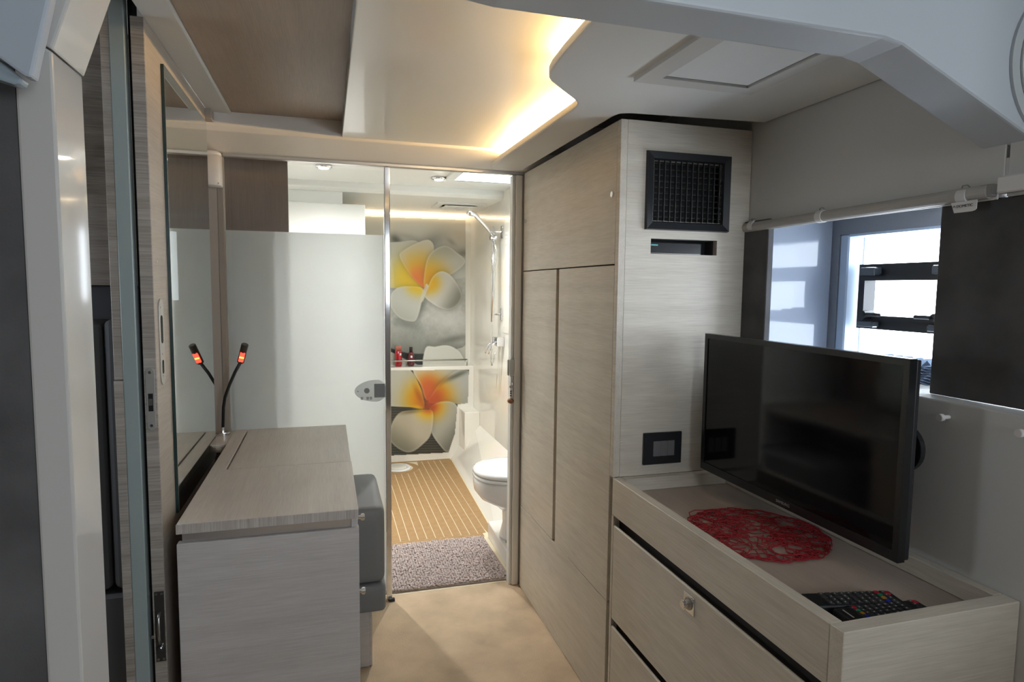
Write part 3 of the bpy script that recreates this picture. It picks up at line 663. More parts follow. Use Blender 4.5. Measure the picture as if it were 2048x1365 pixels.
def petal(img, px, py, poly, base, dark, dirn, soft=1.0, cen=None, yr=40, yc=(245, 190, 10), oc=(245, 140, 30), orr=20, width=14, rim=.75):
    sd = poly_sd(px, py, poly); w = 1 - sstep(-soft, soft, sd)
    out = sstep(0, 5, sd); img = img * (1 - (.16 * np.exp(-np.maximum(sd, 0) / 5) * (1 - w)))[..., None]
    P = np.array(poly); c = P.mean(0); L = np.abs((P - c) @ np.array(dirn)).max()
    g = ((px - c[0]) * dirn[0] + (py - c[1]) * dirn[1]) / L
    sh = sstep(-.1, 1.0, g)
    col = np.ones(px.shape + (3,)) * np.array(base, float)
    col = mixc(col, dark, .85 * sh)
    if cen is not None:
        r = np.hypot(px - cen[0], py - cen[1])
        col = mixc(col, yc, np.exp(-(r / yr) ** 3.0)); col = mixc(col, oc, np.exp(-(r / orr) ** 2.5))
    edge = np.exp(-np.abs(sd + 1.2) / 1.3) * rim
    col = mixc(col, (238, 236, 222), edge * .8)
    return img * (1 - w[..., None]) + col * w[..., None]
def upper_print(px, py):
    img = np.ones(px.shape + (3,)) * np.array((205, 203, 192.))
    img = mixc(img, (150, 150, 140), .75 * blob(px, py, 868, 480, 26, 16, -25)); img = mixc(img, (95, 96, 84), .95 * blob(px, py, 791, 479, 9, 13, -52))
    img = mixc(img, (165, 165, 152), .6 * blob(px, py, 815, 473, 26, 6, 12)); img = mixc(img, (120, 120, 110), .8 * blob(px, py, 930, 510, 16, 12, 30))
    img = mixc(img, (140, 138, 126), .6 * blob(px, py, 903, 484, 12, 5, 40)); img = mixc(img, (205, 195, 180), .8 * blob(px, py, 920, 470, 22, 14, 20))
    img = mixc(img, (214, 216, 208), sstep(505, 520, py) * sstep(880, 930, px + .3 * (py - 520)))
    # big pebble below
    sd = poly_sd(px, py, [(660, 540), (770, 560), (850, 570), (965, 560), (965, 680), (945, 688), (915, 698), (880, 706), (830, 708), (800, 703), (770, 692), (740, 676), (660, 650)])
    n = vnoise(px, py, 9) * .5 + vnoise(px, py, 4) * .3 + vnoise(px, py, 2) * .2
    peb = np.ones(px.shape + (3,)) * np.array((196, 197, 190.)) + ((n - .5) * 46)[..., None]
    peb = mixc(peb, (120, 124, 116), .75 * sstep(625, 705, py) * (1 - .5 * sstep(860, 925, px))); peb = mixc(peb, (214, 215, 212), .8 * blob(px, py, 905, 640, 45, 20, 10))
    peb = mixc(peb, (110, 112, 102), .7 * blob(px, py, 905, 679, 30, 7, -12)); peb = mixc(peb, (128, 134, 126), .7 * blob(px, py, 815, 650, 30, 9, 15))
    peb = mixc(peb, (130, 134, 124), .8 * blob(px, py, 843, 612, 10, 26, 18))
    dark = np.ones(px.shape + (3,)) * np.array((48, 50, 46.))
    img = np.where((py > 585)[..., None], dark, img)
    w = 1 - sstep(-1.5, 1.5, sd); img = img * (1 - w[..., None]) + peb * w[..., None]
    img = petal(img, px, py, [(680, 700), (770, 702), (800, 714), (835, 730), (860, 745), (680, 745)], (190, 188, 180), (170, 168, 160), (0, 1), rim=.2)
    img = petal(img, px, py, [(940, 690), (925, 695), (905, 705), (905, 745), (950, 745)], (200, 200, 190), (180, 180, 170), (0, 1), rim=.2)
    img = petal(img, px, py, [(851, 697), (870, 694), (892, 691), (910, 697), (924, 712), (930, 745), (852, 745)], (214, 214, 204), (200, 200, 186), (0, 1), rim=.4)
    c = (849, 576)
    img = petal(img, px, py, [(735, 505), (760, 488), (800, 484), (832, 482), (845, 500), (852, 545), (848, 575), (790, 577), (745, 566), (728, 535)], (208, 209, 200), (196, 196, 176), (.6, .8), cen=(830, 556), yr=50, yc=(248, 208, 8), orr=1, rim=.1)
    img = petal(img, px, py, [(848, 575), (826, 556), (810, 535), (799, 512), (806, 502), (830, 488), (857, 480), (868, 497), (856, 530), (852, 556)], (214, 212, 200), (205, 200, 178), (.2, .6), cen=(838, 556), yr=52, yc=(238, 180, 16), oc=(246, 140, 40), orr=23, rim=.4)
    img = petal(img, px, py, [(848, 574), (849, 545), (856, 515), (872, 498), (893, 492), (913, 505), (931, 524), (905, 548), (880, 556), (860, 574)], (210, 211, 203), (176, 176, 158), (-.3, -.95), cen=(856, 562), yr=44, yc=(238, 180, 16), oc=(238, 170, 10), orr=14, rim=.6)
    img = petal(img, px, py, [(848, 592), (856, 574), (866, 553), (883, 543), (901, 551), (917, 573), (924, 594), (914, 612), (896, 620), (872, 612)], (214, 213, 204), (124, 124, 112), (.8, .55), cen=(858, 566), yr=24, yc=(236, 184, 24), orr=1, rim=.6)
    img = petal(img, px, py, [(846, 578), (820, 573), (795, 576), (781, 592), (782, 615), (799, 636), (820, 643), (833, 639), (843, 606)], (206, 207, 198), (182, 184, 174), (-.3, .8), cen=(836, 566), yr=26, yc=(242, 200, 20), orr=1, rim=.4)
    sd = poly_sd(px, py, [(852, 569), (857, 573), (853, 584), (846, 602), (840, 604), (845, 586)]); img = mixc(img, (218, 214, 192), 1 - sstep(-1, 1.5, sd))
    img = mixc(img, (238, 128, 48), .75 * blob(px, py, 842, 566, 4.5, 13, -35))
    img = mixc(img, (240, 120, 50), .6 * blob(px, py, 833, 560, 4, 14, -48))
    img = mixc(img, (214, 206, 160), .5 * blob(px, py, 808, 515, 4, 18, -28))
    return img
def lower_print(px, py):
    img = np.ones(px.shape + (3,)) * np.array((74, 75, 68.)); img = img + (np.sin(py * 1.25 + px * .02) * 20)[..., None]
    img = mixc(img, (58, 58, 52), sstep(740, 760, py) * (1 - sstep(800, 830, py)) * .4)
    c = (856, 806); Yc, Oc = (236, 178, 8), (206, 92, 40)
    img = petal(img, px, py, [(728, 760), (745, 740), (800, 736), (822, 742), (838, 770), (849, 815), (820, 815), (770, 811), (738, 795)], (204, 204, 190), (196, 186, 160), (1, .2), cen=(850, 800), yr=44, yc=Yc, oc=(212, 120, 20), orr=26, rim=.5)
    img = petal(img, px, py, [(852, 800), (842, 772), (826, 742), (840, 725), (925, 725), (918, 742), (890, 762), (866, 792)], (206, 204, 190), (190, 180, 150), (0, .9), cen=(858, 788), yr=42, yc=(222, 158, 10), oc=Oc, orr=32, rim=.6)
    img = petal(img, px, py, [(858, 806), (870, 780), (892, 756), (918, 740), (940, 744), (955, 770), (955, 806), (935, 812), (898, 806)], (196, 198, 192), (170, 172, 164), (.5, .9), cen=(868, 796), yr=42, yc=(226, 164, 4), oc=Oc, orr=24, rim=.3)
    img = mixc(img, (104, 108, 92), .9 * blob(px, py, 912, 752, 30, 5, -24))
    img = mixc(img, (190, 118, 10), .6 * blob(px, py, 882, 768, 18, 4, -44))
    img = petal(img, px, py, [(860, 814), (890, 803), (914, 812), (920, 850), (912, 890), (895, 905), (880, 892), (863, 866), (862, 840)], (190, 188, 174), (112, 112, 100), (.75, .65), cen=(862, 812), yr=30, yc=(232, 176, 10), oc=(204, 86, 30), orr=16, rim=.5)
    img = petal(img, px, py, [(852, 820), (815, 822), (797, 828), (783, 850), (780, 880), (800, 900), (822, 905), (846, 889), (862, 868), (866, 826)], (200, 192, 170), (128, 128, 112), (-.55, .8), cen=(856, 814), yr=26, yc=(238, 182, 8), oc=(200, 80, 20), orr=12, rim=.45)
    img = mixc(img, (118, 100, 60), .7 * blob(px, py, 822, 824, 24, 4, -8))
    img = mixc(img, (236, 180, 10), .8 * blob(px, py, 838, 815, 14, 3.5, 12))
    img = mixc(img, (196, 78, 34), .9 * blob(px, py, 860, 804, 11, 15, 0)); img = mixc(img, (168, 62, 20), .8 * blob(px, py, 856, 814, 10, 6, 0))
    img = mixc(img, (214, 104, 52), .8 * blob(px, py, 856, 776, 12, 20, 0)); img = mixc(img, (170, 90, 10), .6 * blob(px, py, 836, 790, 5, 18, -22))
    img = mixc(img, (232, 178, 40), .8 * blob(px, py, 839, 775, 2, 16, -24))
    return img
def mural(name, fn, Yw, outline, u0, u1, v0, v1, label, gain):
    nu, nv = 190, int(190 * (v1 - v0) / (u1 - u0))
    U, V = np.meshgrid(np.linspace(u0, u1, nu), np.linspace(v0, v1, nv))
    img = np.clip(fn(U, V), 0, 255) / 255.
    rgb = np.where(img <= .04045, img / 12.92, ((img + .055) / 1.055) ** 2.4) * gain
    d0 = (U - CX)[..., None] * RM[:, 0] + (V - CY)[..., None] * RM[:, 1] + F * RM[:, 2]
    W3 = C0 + d0 * (Yw / d0[..., 1])[..., None]
    keep = (poly_raw(U, V, outline)) & (W3[..., 0] > .21)
    vid = -np.ones(U.shape, int); co = []; cl = []
    quads = []
    for i in range(nv - 1):
        for j in range(nu - 1):
            if keep[i, j] and keep[i + 1, j] and keep[i, j + 1] and keep[i + 1, j + 1]: quads.append((i, j))
    need = set()
    for (i, j) in quads: need |= {(i, j), (i + 1, j), (i, j + 1), (i + 1, j + 1)}
    org = None
    for (i, j) in sorted(need): vid[i, j] = len(co); co.append(W3[i, j]); cl.append(rgb[i, j])
    co = np.array(co); org = np.array([(co[:, 0].min() + co[:, 0].max()) / 2, Yw, co[:, 2].min()]); co = co - org
    # front sheet plus a back sheet and its rim: 2 mm thick board
    N = len(co); back = co + np.array([0, .002, 0])
    faces = [(vid[i, j], vid[i + 1, j], vid[i + 1, j + 1], vid[i, j + 1]) for (i, j) in quads]
    cnt = {}
    for f in faces:
        for a, b in zip(f, f[1:] + f[:1]): cnt[(a, b)] = 1
    rim = [(b, a, a + N, b + N) for (a, b) in cnt if (b, a) not in cnt]
    me = bpy.data.meshes.new(name); me.from_pydata(np.vstack([co, back]).tolist(), [], [list(map(int, f)) for f in faces + [tuple(k + N for k in f[::-1]) for f in faces] + rim]); me.update()
    ca = me.color_attributes.new('print', 'FLOAT_COLOR', 'POINT')
    arr = np.ones((2 * N, 4), np.float32); arr[:N, :3] = np.array(cl); arr[N:, :3] = np.array(cl); ca.data.foreach_set('color', arr.ravel())
    mt = pmat('mural_print', (.7, .7, .7), .35, coat=.15)
    if not mt.node_tree.nodes.get('printcol'):
        at = mt.node_tree.nodes.new('ShaderNodeVertexColor'); at.name = 'printcol'; at.layer_name = 'print'
        mt.node_tree.links.new(at.outputs[0], mt.node_tree.nodes['Principled BSDF'].inputs['Base Color'])
    me.materials.append(mt)
    o = bpy.data.objects.new(name, me); COL.objects.link(o); o.location = org
    return tag(o, label, 'mural', 'flower murals on the bathroom wall')
def poly_raw(px, py, poly):
    inside = np.zeros(px.shape, bool); n = len(poly)
    for i in range(n):
        ax, ay = poly[i]; bx, by = poly[(i + 1) % n]
        cond = (ay > py) != (by > py); xi = (bx - ax) * (py - ay) / (by - ay + 1e-12) + ax; inside ^= cond & (px < xi)
    return inside
mural('flower_mural', upper_print, 4.917, [(690, 431), (932, 440), (932, 731), (690, 731)], 700, 936, 428, 734, 'upper mural of a white plumeria on pebbles above the ledge', .90)
mural('flower_mural', lower_print, 4.7725, [(690, 742), (938.5, 739), (936.5, 807), (915.5, 810), (910.5, 868), (897.5, 906), (690, 917)], 700, 942, 736, 922, 'lower mural of an orange centred plumeria below the ledge', .76)

# ================================================================== FURNITURE: wardrobe on the right
wd = thing('wardrobe', 'tall pale oak wardrobe between the bathroom door and the television', 'wardrobe', (1.0, 2.1, 0))
box('carcass', .838, 1.20, 1.765, 2.615, .002, 1.80, pmat('carcass_dark', (.05, .045, .04), .8), wd, bev=0)
def fr(name, ya, yb, za, zb): return box(name, XW, XW + .02, ya, yb, za, zb, WY, wd, bev=.001)
d1 = fr('upper_door', 1.7055, 2.605, 1.4135, 1.826)
d2 = fr('door', 2.194, 2.605, .378, 1.4095)
d3 = fr('door', 1.7055, 2.166, .378, 1.4095)
box('finger_groove', XW + .016, XW + .026, 2.166, 2.194, .378, 1.41, BROWNW, wd, bev=0)
fr('base_panel', 1.7055, 2.605, .002, .3755)
for (u, v) in ((1224, 389), (1051, 443)):
    p = onX(u, v, XW - .004)
    cyl('lock_button', (XW, p[1], p[2]), (XW - .006, p[1], p[2]), .0085, CHROME, d1)
VENT = (.898, 1.180, 1.515, 1.743); SLOT = (.921, 1.146, 1.445, 1.490)
box('edge_board', XW, XW + .022, 1.683, 1.7045, .7755, 1.826, WY, wd, bev=.001)
holed('end_panel', XW + .0222, 1.2565, .7755, 1.826, [(.925, 1.158, 1.542, 1.717), SLOT], 'y', YP - .014, YP + .006, WX, wd)
box('vent_cavity', .92, 1.163, 1.7205, 1.7215, 1.52, 1.74, BLACK, wd, bev=0)
holed('slot_lining', SLOT[0] - .004, SLOT[1] + .004, SLOT[2] - .004, SLOT[3] + .004, [SLOT], 'y', YP + .0062, YP + .05, pmat('slot_grey', (.10, .10, .11), .6), wd)
box('slot_back', SLOT[0], SLOT[1], YP + .05, YP + .052, SLOT[2], SLOT[3], BLACK, wd, bev=0)
# air vent
av = thing('air_vent', 'black air vent grille in the oak panel', 'vent', (1.04, 1.68, 1.515))
VENTM = pmat('vent_black', (.016, .018, .022), .30)
vy = YP - .0145
bm = bmesh.new()
o_ = [(VENT[0], vy), ]
def vring(x0, x1, z0, z1, y): return [bm.verts.new((x0, y, z0)), bm.verts.new((x1, y, z0)), bm.verts.new((x1, y, z1)), bm.verts.new((x0, y, z1))]
r = [vring(VENT[0], VENT[1], VENT[2], VENT[3], vy), vring(VENT[0] + .002, VENT[1] - .002, VENT[2] + .002, VENT[3] - .002, vy - .012), vring(VENT[0] + .022, VENT[1] - .022, VENT[2] + .022, VENT[3] - .022, vy - .008), vring(VENT[0] + .026, VENT[1] - .026, VENT[2] + .026, VENT[3] - .026, vy - .0002)]
for a, b in zip(r, r[1:]):
    for k in range(4): bm.faces.new((a[k], a[(k + 1) % 4], b[(k + 1) % 4], b[k]))
for k in range(4): bm.faces.new((r[3][k], r[3][(k + 1) % 4], r[0][(k + 1) % 4], r[0][k]))
bmesh.ops.recalc_face_normals(bm, faces=bm.faces)
link('frame', bm, VENTM, av)
for k in range(12):
    xx = VENT[0] + .026 + (k + .75) * (VENT[1] - VENT[0] - .052) / 12.4
    box('slat', xx - .0011, xx + .0011, vy - .0085, vy - .0012, VENT[2] + .0262, VENT[3] - .0262, pmat('slat_black', (.035, .038, .038), .45), av, bev=0)
for k in range(10):
    zz = VENT[2] + .030 + (k + .5) * (VENT[3] - VENT[2] - .056) / 10
    box('cross_slat', VENT[0] + .0262, VENT[1] - .0262, vy - .0011, vy - .0002, zz - .001, zz + .001, pmat('slat_dark', (.022, .022, .022), .5), av, bev=0)
# media player in the slot
mp_ = thing('media_player', 'black media player set in the slot below the vent', 'media player', (1.02, 1.72, 1.4455))
box('case', .928, 1.108, YP + .010, YP + .048, 1.4455, 1.4815, BLACKP, mp_, bev=.002)
box('display', .931, 1.104, YP + .0085, YP + .0099, 1.449, 1.478, pmat('display_dark', (.012, .013, .014), .2), mp_, bev=0)
box('logo', .934, .957, YP + .0078, YP + .0084, 1.471, 1.4745, pmat('teal_print', (.15, .55, .6), .4), mp_, bev=0)
box('silver_line', .931, 1.104, YP + .0078, YP + .0084, 1.4478, 1.4488, STEEL, mp_, bev=0)
# light switch
sw = thing('light_switch', 'black light switch plate with three grey rockers', 'switch', (.978, 1.68, .807))
box('plate', .913, 1.042, YP - .023, YP - .0142, .808, .906, BLACKP, sw, bev=.0015)
for k in range(3):
    x0 = .9445 + k * .024
    prism('rocker', [(x0, YP - .0232), (x0 + .0222, YP - .0232), (x0 + .0222, YP - .0262), (x0 + .002, YP - .0242)], 'z', .834, .880, pmat('rocker_grey', (.15, .145, .15), .4), sw, bev=0)

# ================================================================== television cabinet with sunken tray top
tc_ = thing('television_cabinet', 'pale oak drawer cabinet with a sunken tray top', 'cabinet', (1.0, 1.25, 0))
box('carcass', .842, 1.212, .832, 1.68, .002, .72, pmat('carcass_dark', (.05, .045, .04), .8), tc_, bev=0)
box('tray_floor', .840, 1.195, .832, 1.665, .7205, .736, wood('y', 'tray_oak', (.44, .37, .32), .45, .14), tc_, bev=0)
box('front_rail', XW, XW + .027, .8315, 1.6825, .662, .775, WY, tc_, bev=.0012)
box('end_board', XW, 1.2155, .800, .831, .002, .775, WX, tc_, bev=.0012)
box('back_rail', 1.193, 1.2155, .832, 1.682, .7365, .775, WY, tc_, bev=.0012)
box('far_rail', .844, 1.192, 1.655, 1.682, .7365, .775, WX, tc_, bev=.0012)
box('far_post', XW, XW + .02, 1.671, 1.6828, .002, .661, WY, tc_, bev=0)
for (za, zb, first) in ((.345, .634, True), (.03, .320, False)):
    dw = prism('drawer', [(XW, za), (XW, zb - .003), (XW + .003, zb), (XW + .006, zb), (XW + .02, zb - .05), (XW + .02, za)], 'y', .833, 1.668, WY, tc_, bev=0)
    if first:
        p = onX(1377, 1208, XW - .002)
        box('catch_plate', XW - .002, XW, p[1] - .022, p[1] + .022, p[2] - .022, p[2] + .022, CHROME, dw, bev=.0005)
        cyl('button', (XW - .002, p[1], p[2]), (XW - .012, p[1], p[2]), .0085, CHROME, dw)
        cyl('button_head', (XW - .012, p[1], p[2]), (XW - .020, p[1], p[2]), .012, CHROME, dw, 24, .003)
        cyl('button_collar', (XW - .002, p[1], p[2]), (XW - .005, p[1], p[2]), .015, STEEL, dw, 24)

# television on a wall arm
tv = thing('television', 'black flat screen television hanging over the tray', 'television', (1.1, 1.27, .80))
TX = 1.072; TY0, TY1, TZ0, TZ1 = .933, 1.616, .806, 1.212
TVB = pmat('tv_bezel', (.010, .010, .011), .28)
holed('bezel', TY0, TY1, TZ0, TZ1, [(TY0 + .014, TY1 - .014, TZ0 + .022, TZ1 - .014)], 'x', TX, TX + .018, TVB, tv)
box('screen', TX + .0025, TX + .006, TY0 + .0135, TY1 - .0135, TZ0 + .0215, TZ1 - .0135, SCREEN, tv, bev=0)
box('case', TX + .0182, TX + .032, TY0 + .002, TY1 - .002, TZ0 + .002, TZ1 - .002, pmat('tv_case', (.02, .02, .023), .35), tv, bev=.004, seg=2)
box('rear_bulge', TX + .0322, TX + .062, TY0 + .09, TY1 - .09, TZ0 + .03, TZ1 - .10, BLACKP, tv, bev=.01, seg=2)
text('brand_lettering', 'SAMSUNG', .0105, pmat('tv_silver', (.32, .32, .31), .4), tv, (TX - .0005, 1.283, TZ0 + .008), (0, -1, 0), (0, 0, 1))
cyl('mount_disc', (TX + .0622, 1.0, 1.02), (TX + .075, 1.0, 1.02), .05, BLACKP, tv, 28)
box('rear_plate', TX + .0605, TX + .0635, .965, 1.05, .98, 1.06, BLACKP, tv)
tube('arm', [(TX + .07, .98, 1.02), (TX + .085, 1.10, 1.02), (TX + .10, 1.24, 1.02), (1.2165, 1.27, 1.02)], .013, BLACKP, tv, 10)
box('wall_plate', 1.2085, 1.2165, 1.23, 1.31, .95, 1.09, BLACKP, tv, bev=.002)

# red woven place mat
bm = bmesh.new(); rr = random.Random(11); MC = (1.018, 1.283); MR = .170
for k in range(150):
    a0 = rr.uniform(0, 2 * math.pi); r0 = MR * math.sqrt(rr.uniform(.02, 1)); x, y = MC[0] + r0 * math.cos(a0), MC[1] + r0 * math.sin(a0)
    hd = rr.uniform(0, 2 * math.pi); curl = rr.uniform(-1, 1) * 60; pts = []; ph = rr.uniform(0, 6)
    for i in range(13):
        pts.append((x, y, .7385 + .0016 * math.sin(i * .9 + ph) + .0012 + rr.uniform(0, .0015)))
        hd += curl * .009 + rr.uniform(-.35, .35)
        nx, ny = x + .0105 * math.cos(hd), y + .0105 * math.sin(hd)
        if math.hypot(nx - MC[0], ny - MC[1]) > MR:
            hd += 1.9; nx, ny = x + .0105 * math.cos(hd), y + .0105 * math.sin(hd)
            if math.hypot(nx - MC[0], ny - MC[1]) > MR * 1.03: hd += 1.2; nx, ny = x + .009 * math.cos(hd), y + .009 * math.sin(hd)
        x, y = nx, ny
    addtube(bm, pts, .0014, 5)
for q in range(2):   # outer windings
    pts = []
    for i in range(70):
        a = 2 * math.pi * i / 69; r_ = MR * (.985 + .022 * math.sin(a * (9 + 4 * q) + q * 2) + .012 * math.sin(a * 23)) - q * .008; pts.append((MC[0] + r_ * math.cos(a), MC[1] + r_ * math.sin(a), .7395 + .001 * q))
    addtube(bm, pts, .0015, 5)
lp_ = [onZ(u, v, .741) for u, v in [(1395, 1034), (1380, 1033), (1378, 1026), (1390, 1021), (1410, 1021), (1425, 1019), (1445, 1019), (1460, 1024)]]
addtube(bm, [tuple(p) for p in lp_], .0013, 5)
tag(link('place_mat', bm, RED, None, True), 'round red woven paper place mat under the television', 'place mat')

# two remote controls
def remote(name, label, a, b, w, th, tilt, seed, blue):
    a = Vector(a); b = Vector(b); d = (b - a); L = d.length; ux = d.normalized(); uy = Vector((-ux.y, ux.x, 0)).normalized(); uz = ux.cross(uy)
    rm = thing(name, label, 'remote control', tuple(a + d * .5), 'remote controls in the tray')
    def bx(nm, l0, l1, w0, w1, z0, z1, mat, bev=.0):
        bm = finish(addbox(bmesh.new(), l0, l1, w0, w1, z0, z1), bev, 2)
        for v in bm.verts: v.co = a + ux * v.co.x + uy * v.co.y + uz * v.co.z
        return link(nm, bm, mat, rm)
    bx('body', 0, L, -w / 2, w / 2, 0, th, BLACKP, .004)
    rg = random.Random(seed)
    KEY = pmat('remote_key', (.045, .045, .048), .5); KW = pmat('key_print', (.45, .45, .45), .5)
    bmk = bmesh.new(); bmw = bmesh.new()
    nc = 4; nr = 11
    for i in range(nr):
        for j in range(nc):
            if i in (0, nr - 2): continue
            l = L * .10 + i * L * .078; c = -w * .33 + j * w * .22
            addbox(bmk, l, l + L * .05, c - w * .08, c + w * .08, th, th + .0018)
            if rg.random() < .75: addbox(bmw, l + L * .018, l + L * .030, c - w * .03, c + w * .03, th + .0018, th + .0020)
    for (bb, nm, mt) in ((bmk, 'keys', KEY), (bmw, 'key_marks', KW)):
        for v in bb.verts: v.co = a + ux * v.co.x + uy * v.co.y + uz * v.co.z
        bmesh.ops.recalc_face_normals(bb, faces=bb.faces); link(nm, bb, mt, rm)['kind'] = 'stuff'
    for j, c in enumerate([(.01, .03, .4), (.45, .22, .01), (.01, .22, .12), (.45, .01, .03)]):
        cc = -w * .33 + j * w * .22
        bx('colour_key', L * .81 if not blue else L * .20, L * .85 if not blue else L * .24, cc - w * .08, cc + w * .08, th, th + .0022, pmat('key_%d' % (3 - j), c, .4))
    bx('power_key', L * .91, L * .955, w * .12, w * .36, th, th + .0022, pmat('key_0', (.45, .01, .03), .4))
    if blue: bx('brand_strip', L * .07, L * .085, -w * .3, w * .3, th + .0002, th + .0006, KW)
    else: bx('blue_edge', -.0006, .0006, -w * .38, w * .2, th * .55, th * .75, pmat('blue_light', (.02, .12, .5), .3))
    return rm
E1 = onZ(1640, 1222, .745); E2 = onZ(1795, 1208, .745)
remote('remote_control', 'black remote control lying rearmost in the tray corner', (.866, .938, .7368), (1.042, .903, .7368), .050, .021, 0, 1, False)
remote('remote_control', 'black remote control in front with coloured keys at its end', (.886, .877, .7368), (1.066, .864, .7368), .046, .020, 0, 2, True)

# ================================================================== dressing table on the left
dt = thing('dressing_table', 'pale grey oak dressing table with a flip-up lid', 'table', (-.14, 2.1, 0))
TW = wood('y', 'grey_oak_top', (.66, .62, .58), .42, .14); TE = wood('x', 'grey_oak_end', (.58, .55, .54), .45, .18)
box('edge_band', -.348, .070, 1.598, 1.5998, .752, .775, wood('z', 'grey_oak_edge', (.55, .51, .48), .45, .4), dt, bev=0)
box('top_board', -.348, .070, 1.600, 2.0575, .752, .775, TW, dt, bev=.0012)
box('top_strip', -.348, -.3045, 2.058, 2.618, .752, .775, TW, dt, bev=.0008)
lid = box('lid', -.2985, .068, 2.0595, 2.618, .752, .775, TW, dt, bev=.0008)
box('lid_support', -.30, .062, 2.06, 2.612, .742, .7515, pmat('carcass_dark', (.05, .045, .04), .8), dt, bev=0)
box('corner_shelf', -.430, -.3485, 2.394, 2.622, .745, .7725, TW, dt, bev=.001)
box('metal_strip', -.338, .052, 1.612, 1.622, .7275, .7518, pmat('strip_steel', (.62, .57, .53), .3, metal=.7), dt, bev=0)
box('strip_end', .0525, .066, 1.608, 1.63, .7275, .7518, TE, dt, bev=0)
ep = box('end_panel', -.348, .071, 1.600, 1.625, .002, .727, TE, dt, bev=.0015)
box('pedestal', -.335, .050, 1.6255, 1.95, .002, .727, TE, dt, bev=0)
dw = box('drawer', .0505, .0695, 1.628, 1.948, .60, .750, WY, dt)
d_ = box('door', .0505, .0695, 1.628, 1.948, .01, .597, WY, dt)
box('far_panel', -.335, .062, 2.595, 2.616, .002, .741, TE, dt)
box('back_panel', -.335, -.318, 1.951, 2.594, .30, .741, TE, dt)
for (zz, par) in ((.736, dw), (.535, d_)):
    cyl('knob_stem', (.0695, 1.648, zz), (.078, 1.648, zz), .005, CHROME, par, 14)
    cyl('knob', (.078, 1.648, zz), (.088, 1.648, zz), .0095, CHROME, par, 20, .002)

# stool
so = thing('stool', 'grey leatherette stool tucked under the dressing table', 'stool', (.02, 2.3, 0))
box('seat_cushion', -.12, .178, 2.085, 2.50, .338, .604, STOOLG, so, bev=.032, seg=4, smooth=True)
box('lower_cushion', -.12, .180, 2.082, 2.50, .238, .337, STOOLG, so, bev=.022, seg=4, smooth=True)
box('base', -.09, .128, 2.165, 2.46, .002, .2375, TE, so)
box('base_edge', .1285, .138, 2.17, 2.455, .002, .2375, TE, so)

# gooseneck lamp
gl = thing('gooseneck_lamp', 'black gooseneck reading lamp with a glowing red light', 'lamp', (-.385, 2.56, .7725))
bx_, by_ = -.3835, 2.555
cyl('base', (bx_, by_, .773), (bx_, by_, .785), .026, CHROME, gl, 32, .002)
cyl('stem', (bx_, by_, .785), (bx_, by_, .805), .0055, CHROME, gl, 16)
nk = [(bx_, by_, .803)] + [tuple(onY(u, v, y)) for u, v, y in [(447, 815, 2.55), (450, 795, 2.545), (459, 770, 2.535), (470, 745, 2.52), (480, 727, 2.505)]]
tube('neck', nk, .0058, BLACKP, gl, 12)
ha = Vector(onY(481, 725, 2.503)); hb = Vector(onY(490, 689, 2.47))
cyl('head', tuple(ha), tuple(hb), .0125, pmat('lamp_gunmetal', (.10, .09, .08), .3, metal=.7), gl, 20, .002)
ax = (hb - ha).normalized(); toc = (Vector((0, 0, HC)) - ha); toc = (toc - ax * toc.dot(ax)).normalized(); sd_ = ax.cross(toc)
bm = bmesh.new()
for (l0, l1, w0, h0) in ((.008, .050, .0085, .0137),):
    addbox(bm, l0, l1, -w0, w0, .004, h0)
for v in bm.verts: v.co = ha + ax * v.co.x + sd_ * v.co.y + toc * v.co.z
bmesh.ops.recalc_face_normals(bm, faces=bm.faces)
ed = list(bm.edges); bmesh.ops.bevel(bm, geom=ed, offset=.002, segments=2, affect='EDGES')
ln = link('lens', bm, pmat('red_light', (.6, .02, .01), .3, emis=(1, .035, .02), estr=2.4), gl)
bm = addbox(bmesh.new(), .026, .032, -.0075, .0075, .0138, .0142)
for v in bm.verts: v.co = ha + ax * v.co.x + sd_ * v.co.y + toc * v.co.z
link('glow_line', bm, pmat('orange_light', (.8, .2, .02), .3, emis=(1, .28, .03), estr=3.5), ln)

# white alarm box in the corner
al = thing('wall_speaker', 'small rounded white box on the wall above the lamp', 'speaker', (-.40, 2.57, 1.70))
loft('body', [(-.398, 2.59, 1.7035, .030, .038), (-.398, 2.59, 1.7055, .031, .039), (-.398, 2.59, 1.812, .031, .039)], PLASTW, al, 32, 3.2)
loft('cap', [(-.398, 2.59, 1.8135, .0295, .0375), (-.398, 2.59, 1.824, .0295, .0375), (-.398, 2.59, 1.828, .024, .032)], PLASTW, al, 32, 3.2)
cyl('led', (-.375, 2.5535, 1.711), (-.375, 2.5510, 1.711), .002, BLACKP, al, 10)

# mirror
mi = thing('mirror', 'tall frameless mirror with a dark green edge on the oak wall', 'mirror', (-.38, 2.06, .75))
box('glass_body', -.3845, -.3775, 1.777, 2.352, .745, 1.880, GREENG, mi, bev=0)
box('silvering', -.3774, -.3768, 1.7785, 2.351, .7465, 1.8785, MIRROR, mi, bev=0)

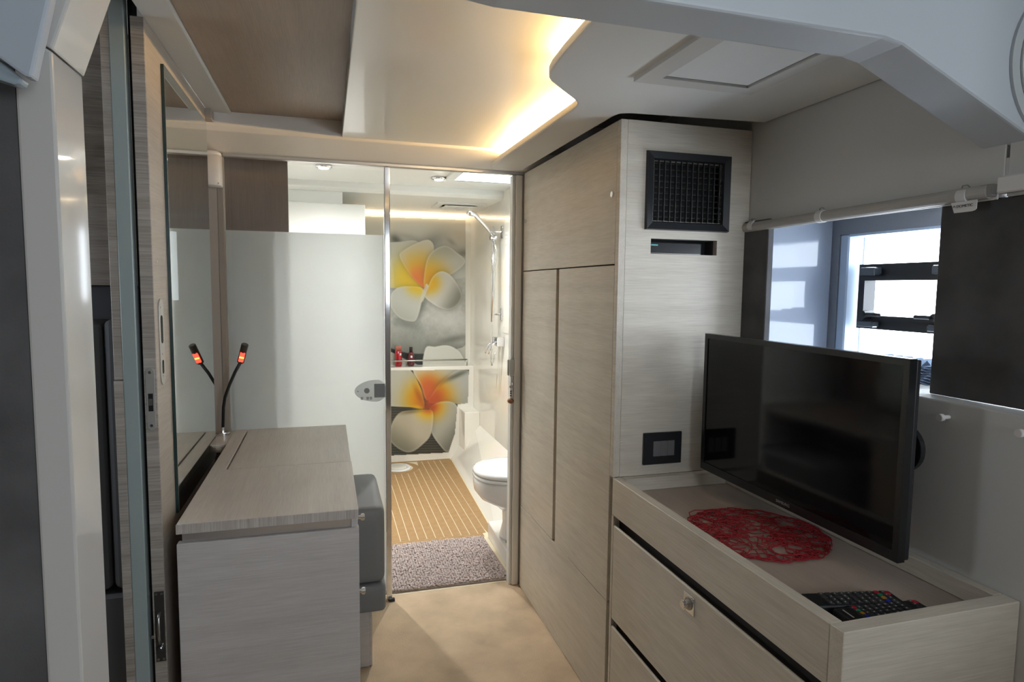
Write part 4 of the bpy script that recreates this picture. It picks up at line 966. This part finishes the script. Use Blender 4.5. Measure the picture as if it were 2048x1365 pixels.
# door hardware on the wall end
pp = thing('flush_pull', 'long steel flush pull plate with keyholes on the oak wall', 'door handle', (-.384, 1.69, 1.10))
vs = []
for k in range(24):
    a = 2 * math.pi * k / 24; vs.append((1.692 + .021 * math.cos(a), (1.284 if math.sin(a) >= 0 else 1.117) + .021 * math.sin(a)))
prism('plate', vs, 'x', -.3848, -.3825, SATIN, pp, bev=.0006)
def slotp(z0, z1, r_):
    q = []
    for k in range(16):
        a = 2 * math.pi * k / 16; q.append((1.690 + r_ * math.cos(a), (z1 if math.sin(a) >= 0 else z0) + r_ * math.sin(a)))
    return q
prism('finger_slot', slotp(1.206, 1.256, .009), 'x', -.3824, -.3818, BLACK, pp, bev=0)
prism('key_slot', slotp(1.130, 1.150, .007), 'x', -.3824, -.3818, BLACK, pp, bev=0)
for zz in (1.284, 1.172, 1.118): cyl('screw', (-.3824, 1.685, zz), (-.3815, 1.685, zz), .0028, CHROME, pp, 10)
cyl('strike_screw', (-.385, 1.672, 1.392), (-.3838, 1.672, 1.392), .0035, CHROME, pp, 12)
mk = thing('mortise_lock', 'round-ended steel lock face on the oak wall end', 'lock', (-.398, 1.634, 1.0))
vs = []
for k in range(20):
    a = 2 * math.pi * k / 20; vs.append((-.3985 + .0095 * math.cos(a), (1.135 if math.sin(a) >= 0 else 1.007) + .0095 * math.sin(a)))
prism('face_plate', vs, 'y', 1.6335, 1.6359, SATIN, mk, bev=.0004)
box('bolt_opening', -.4035, -.3935, 1.6328, 1.6334, 1.042, 1.084, BLACK, mk, bev=0)
box('bolt', -.4025, -.3945, 1.6312, 1.6327, 1.056, 1.072, STEEL, mk, bev=0)
for zz in (1.134, 1.008): cyl('screw', (-.3985, 1.6334, zz), (-.3985, 1.6325, zz), .0035, CHROME, mk, 12)
fl = thing('flush_bolt', 'dark steel lever bolt low on the oak wall end', 'bolt', (-.397, 1.634, .426))
box('plate', -.4075, -.3865, 1.6330, 1.6359, .426, .602, pmat('dark_steel', (.12, .115, .11), .35, metal=.8), fl, bev=.0008)
tube('lever', [(-.397, 1.631, .552), (-.397, 1.622, .540), (-.396, 1.617, .515), (-.396, 1.621, .490), (-.396, 1.629, .474)], .0038, STEEL, fl, 10)
cyl('knob', (-.3965, 1.633, .462), (-.3965, 1.622, .462), .006, CHROME, fl, 16, .002)
cyl('side_pin', (-.4078, 1.64, .487), (-.418, 1.64, .487), .004, STEEL, fl, 12)
for (xx, zz) in ((-.403, .596), (-.391, .596), (-.403, .432), (-.391, .432)): cyl('screw', (xx, 1.6330, zz), (xx, 1.6318, zz), .0032, STEEL, fl, 10)
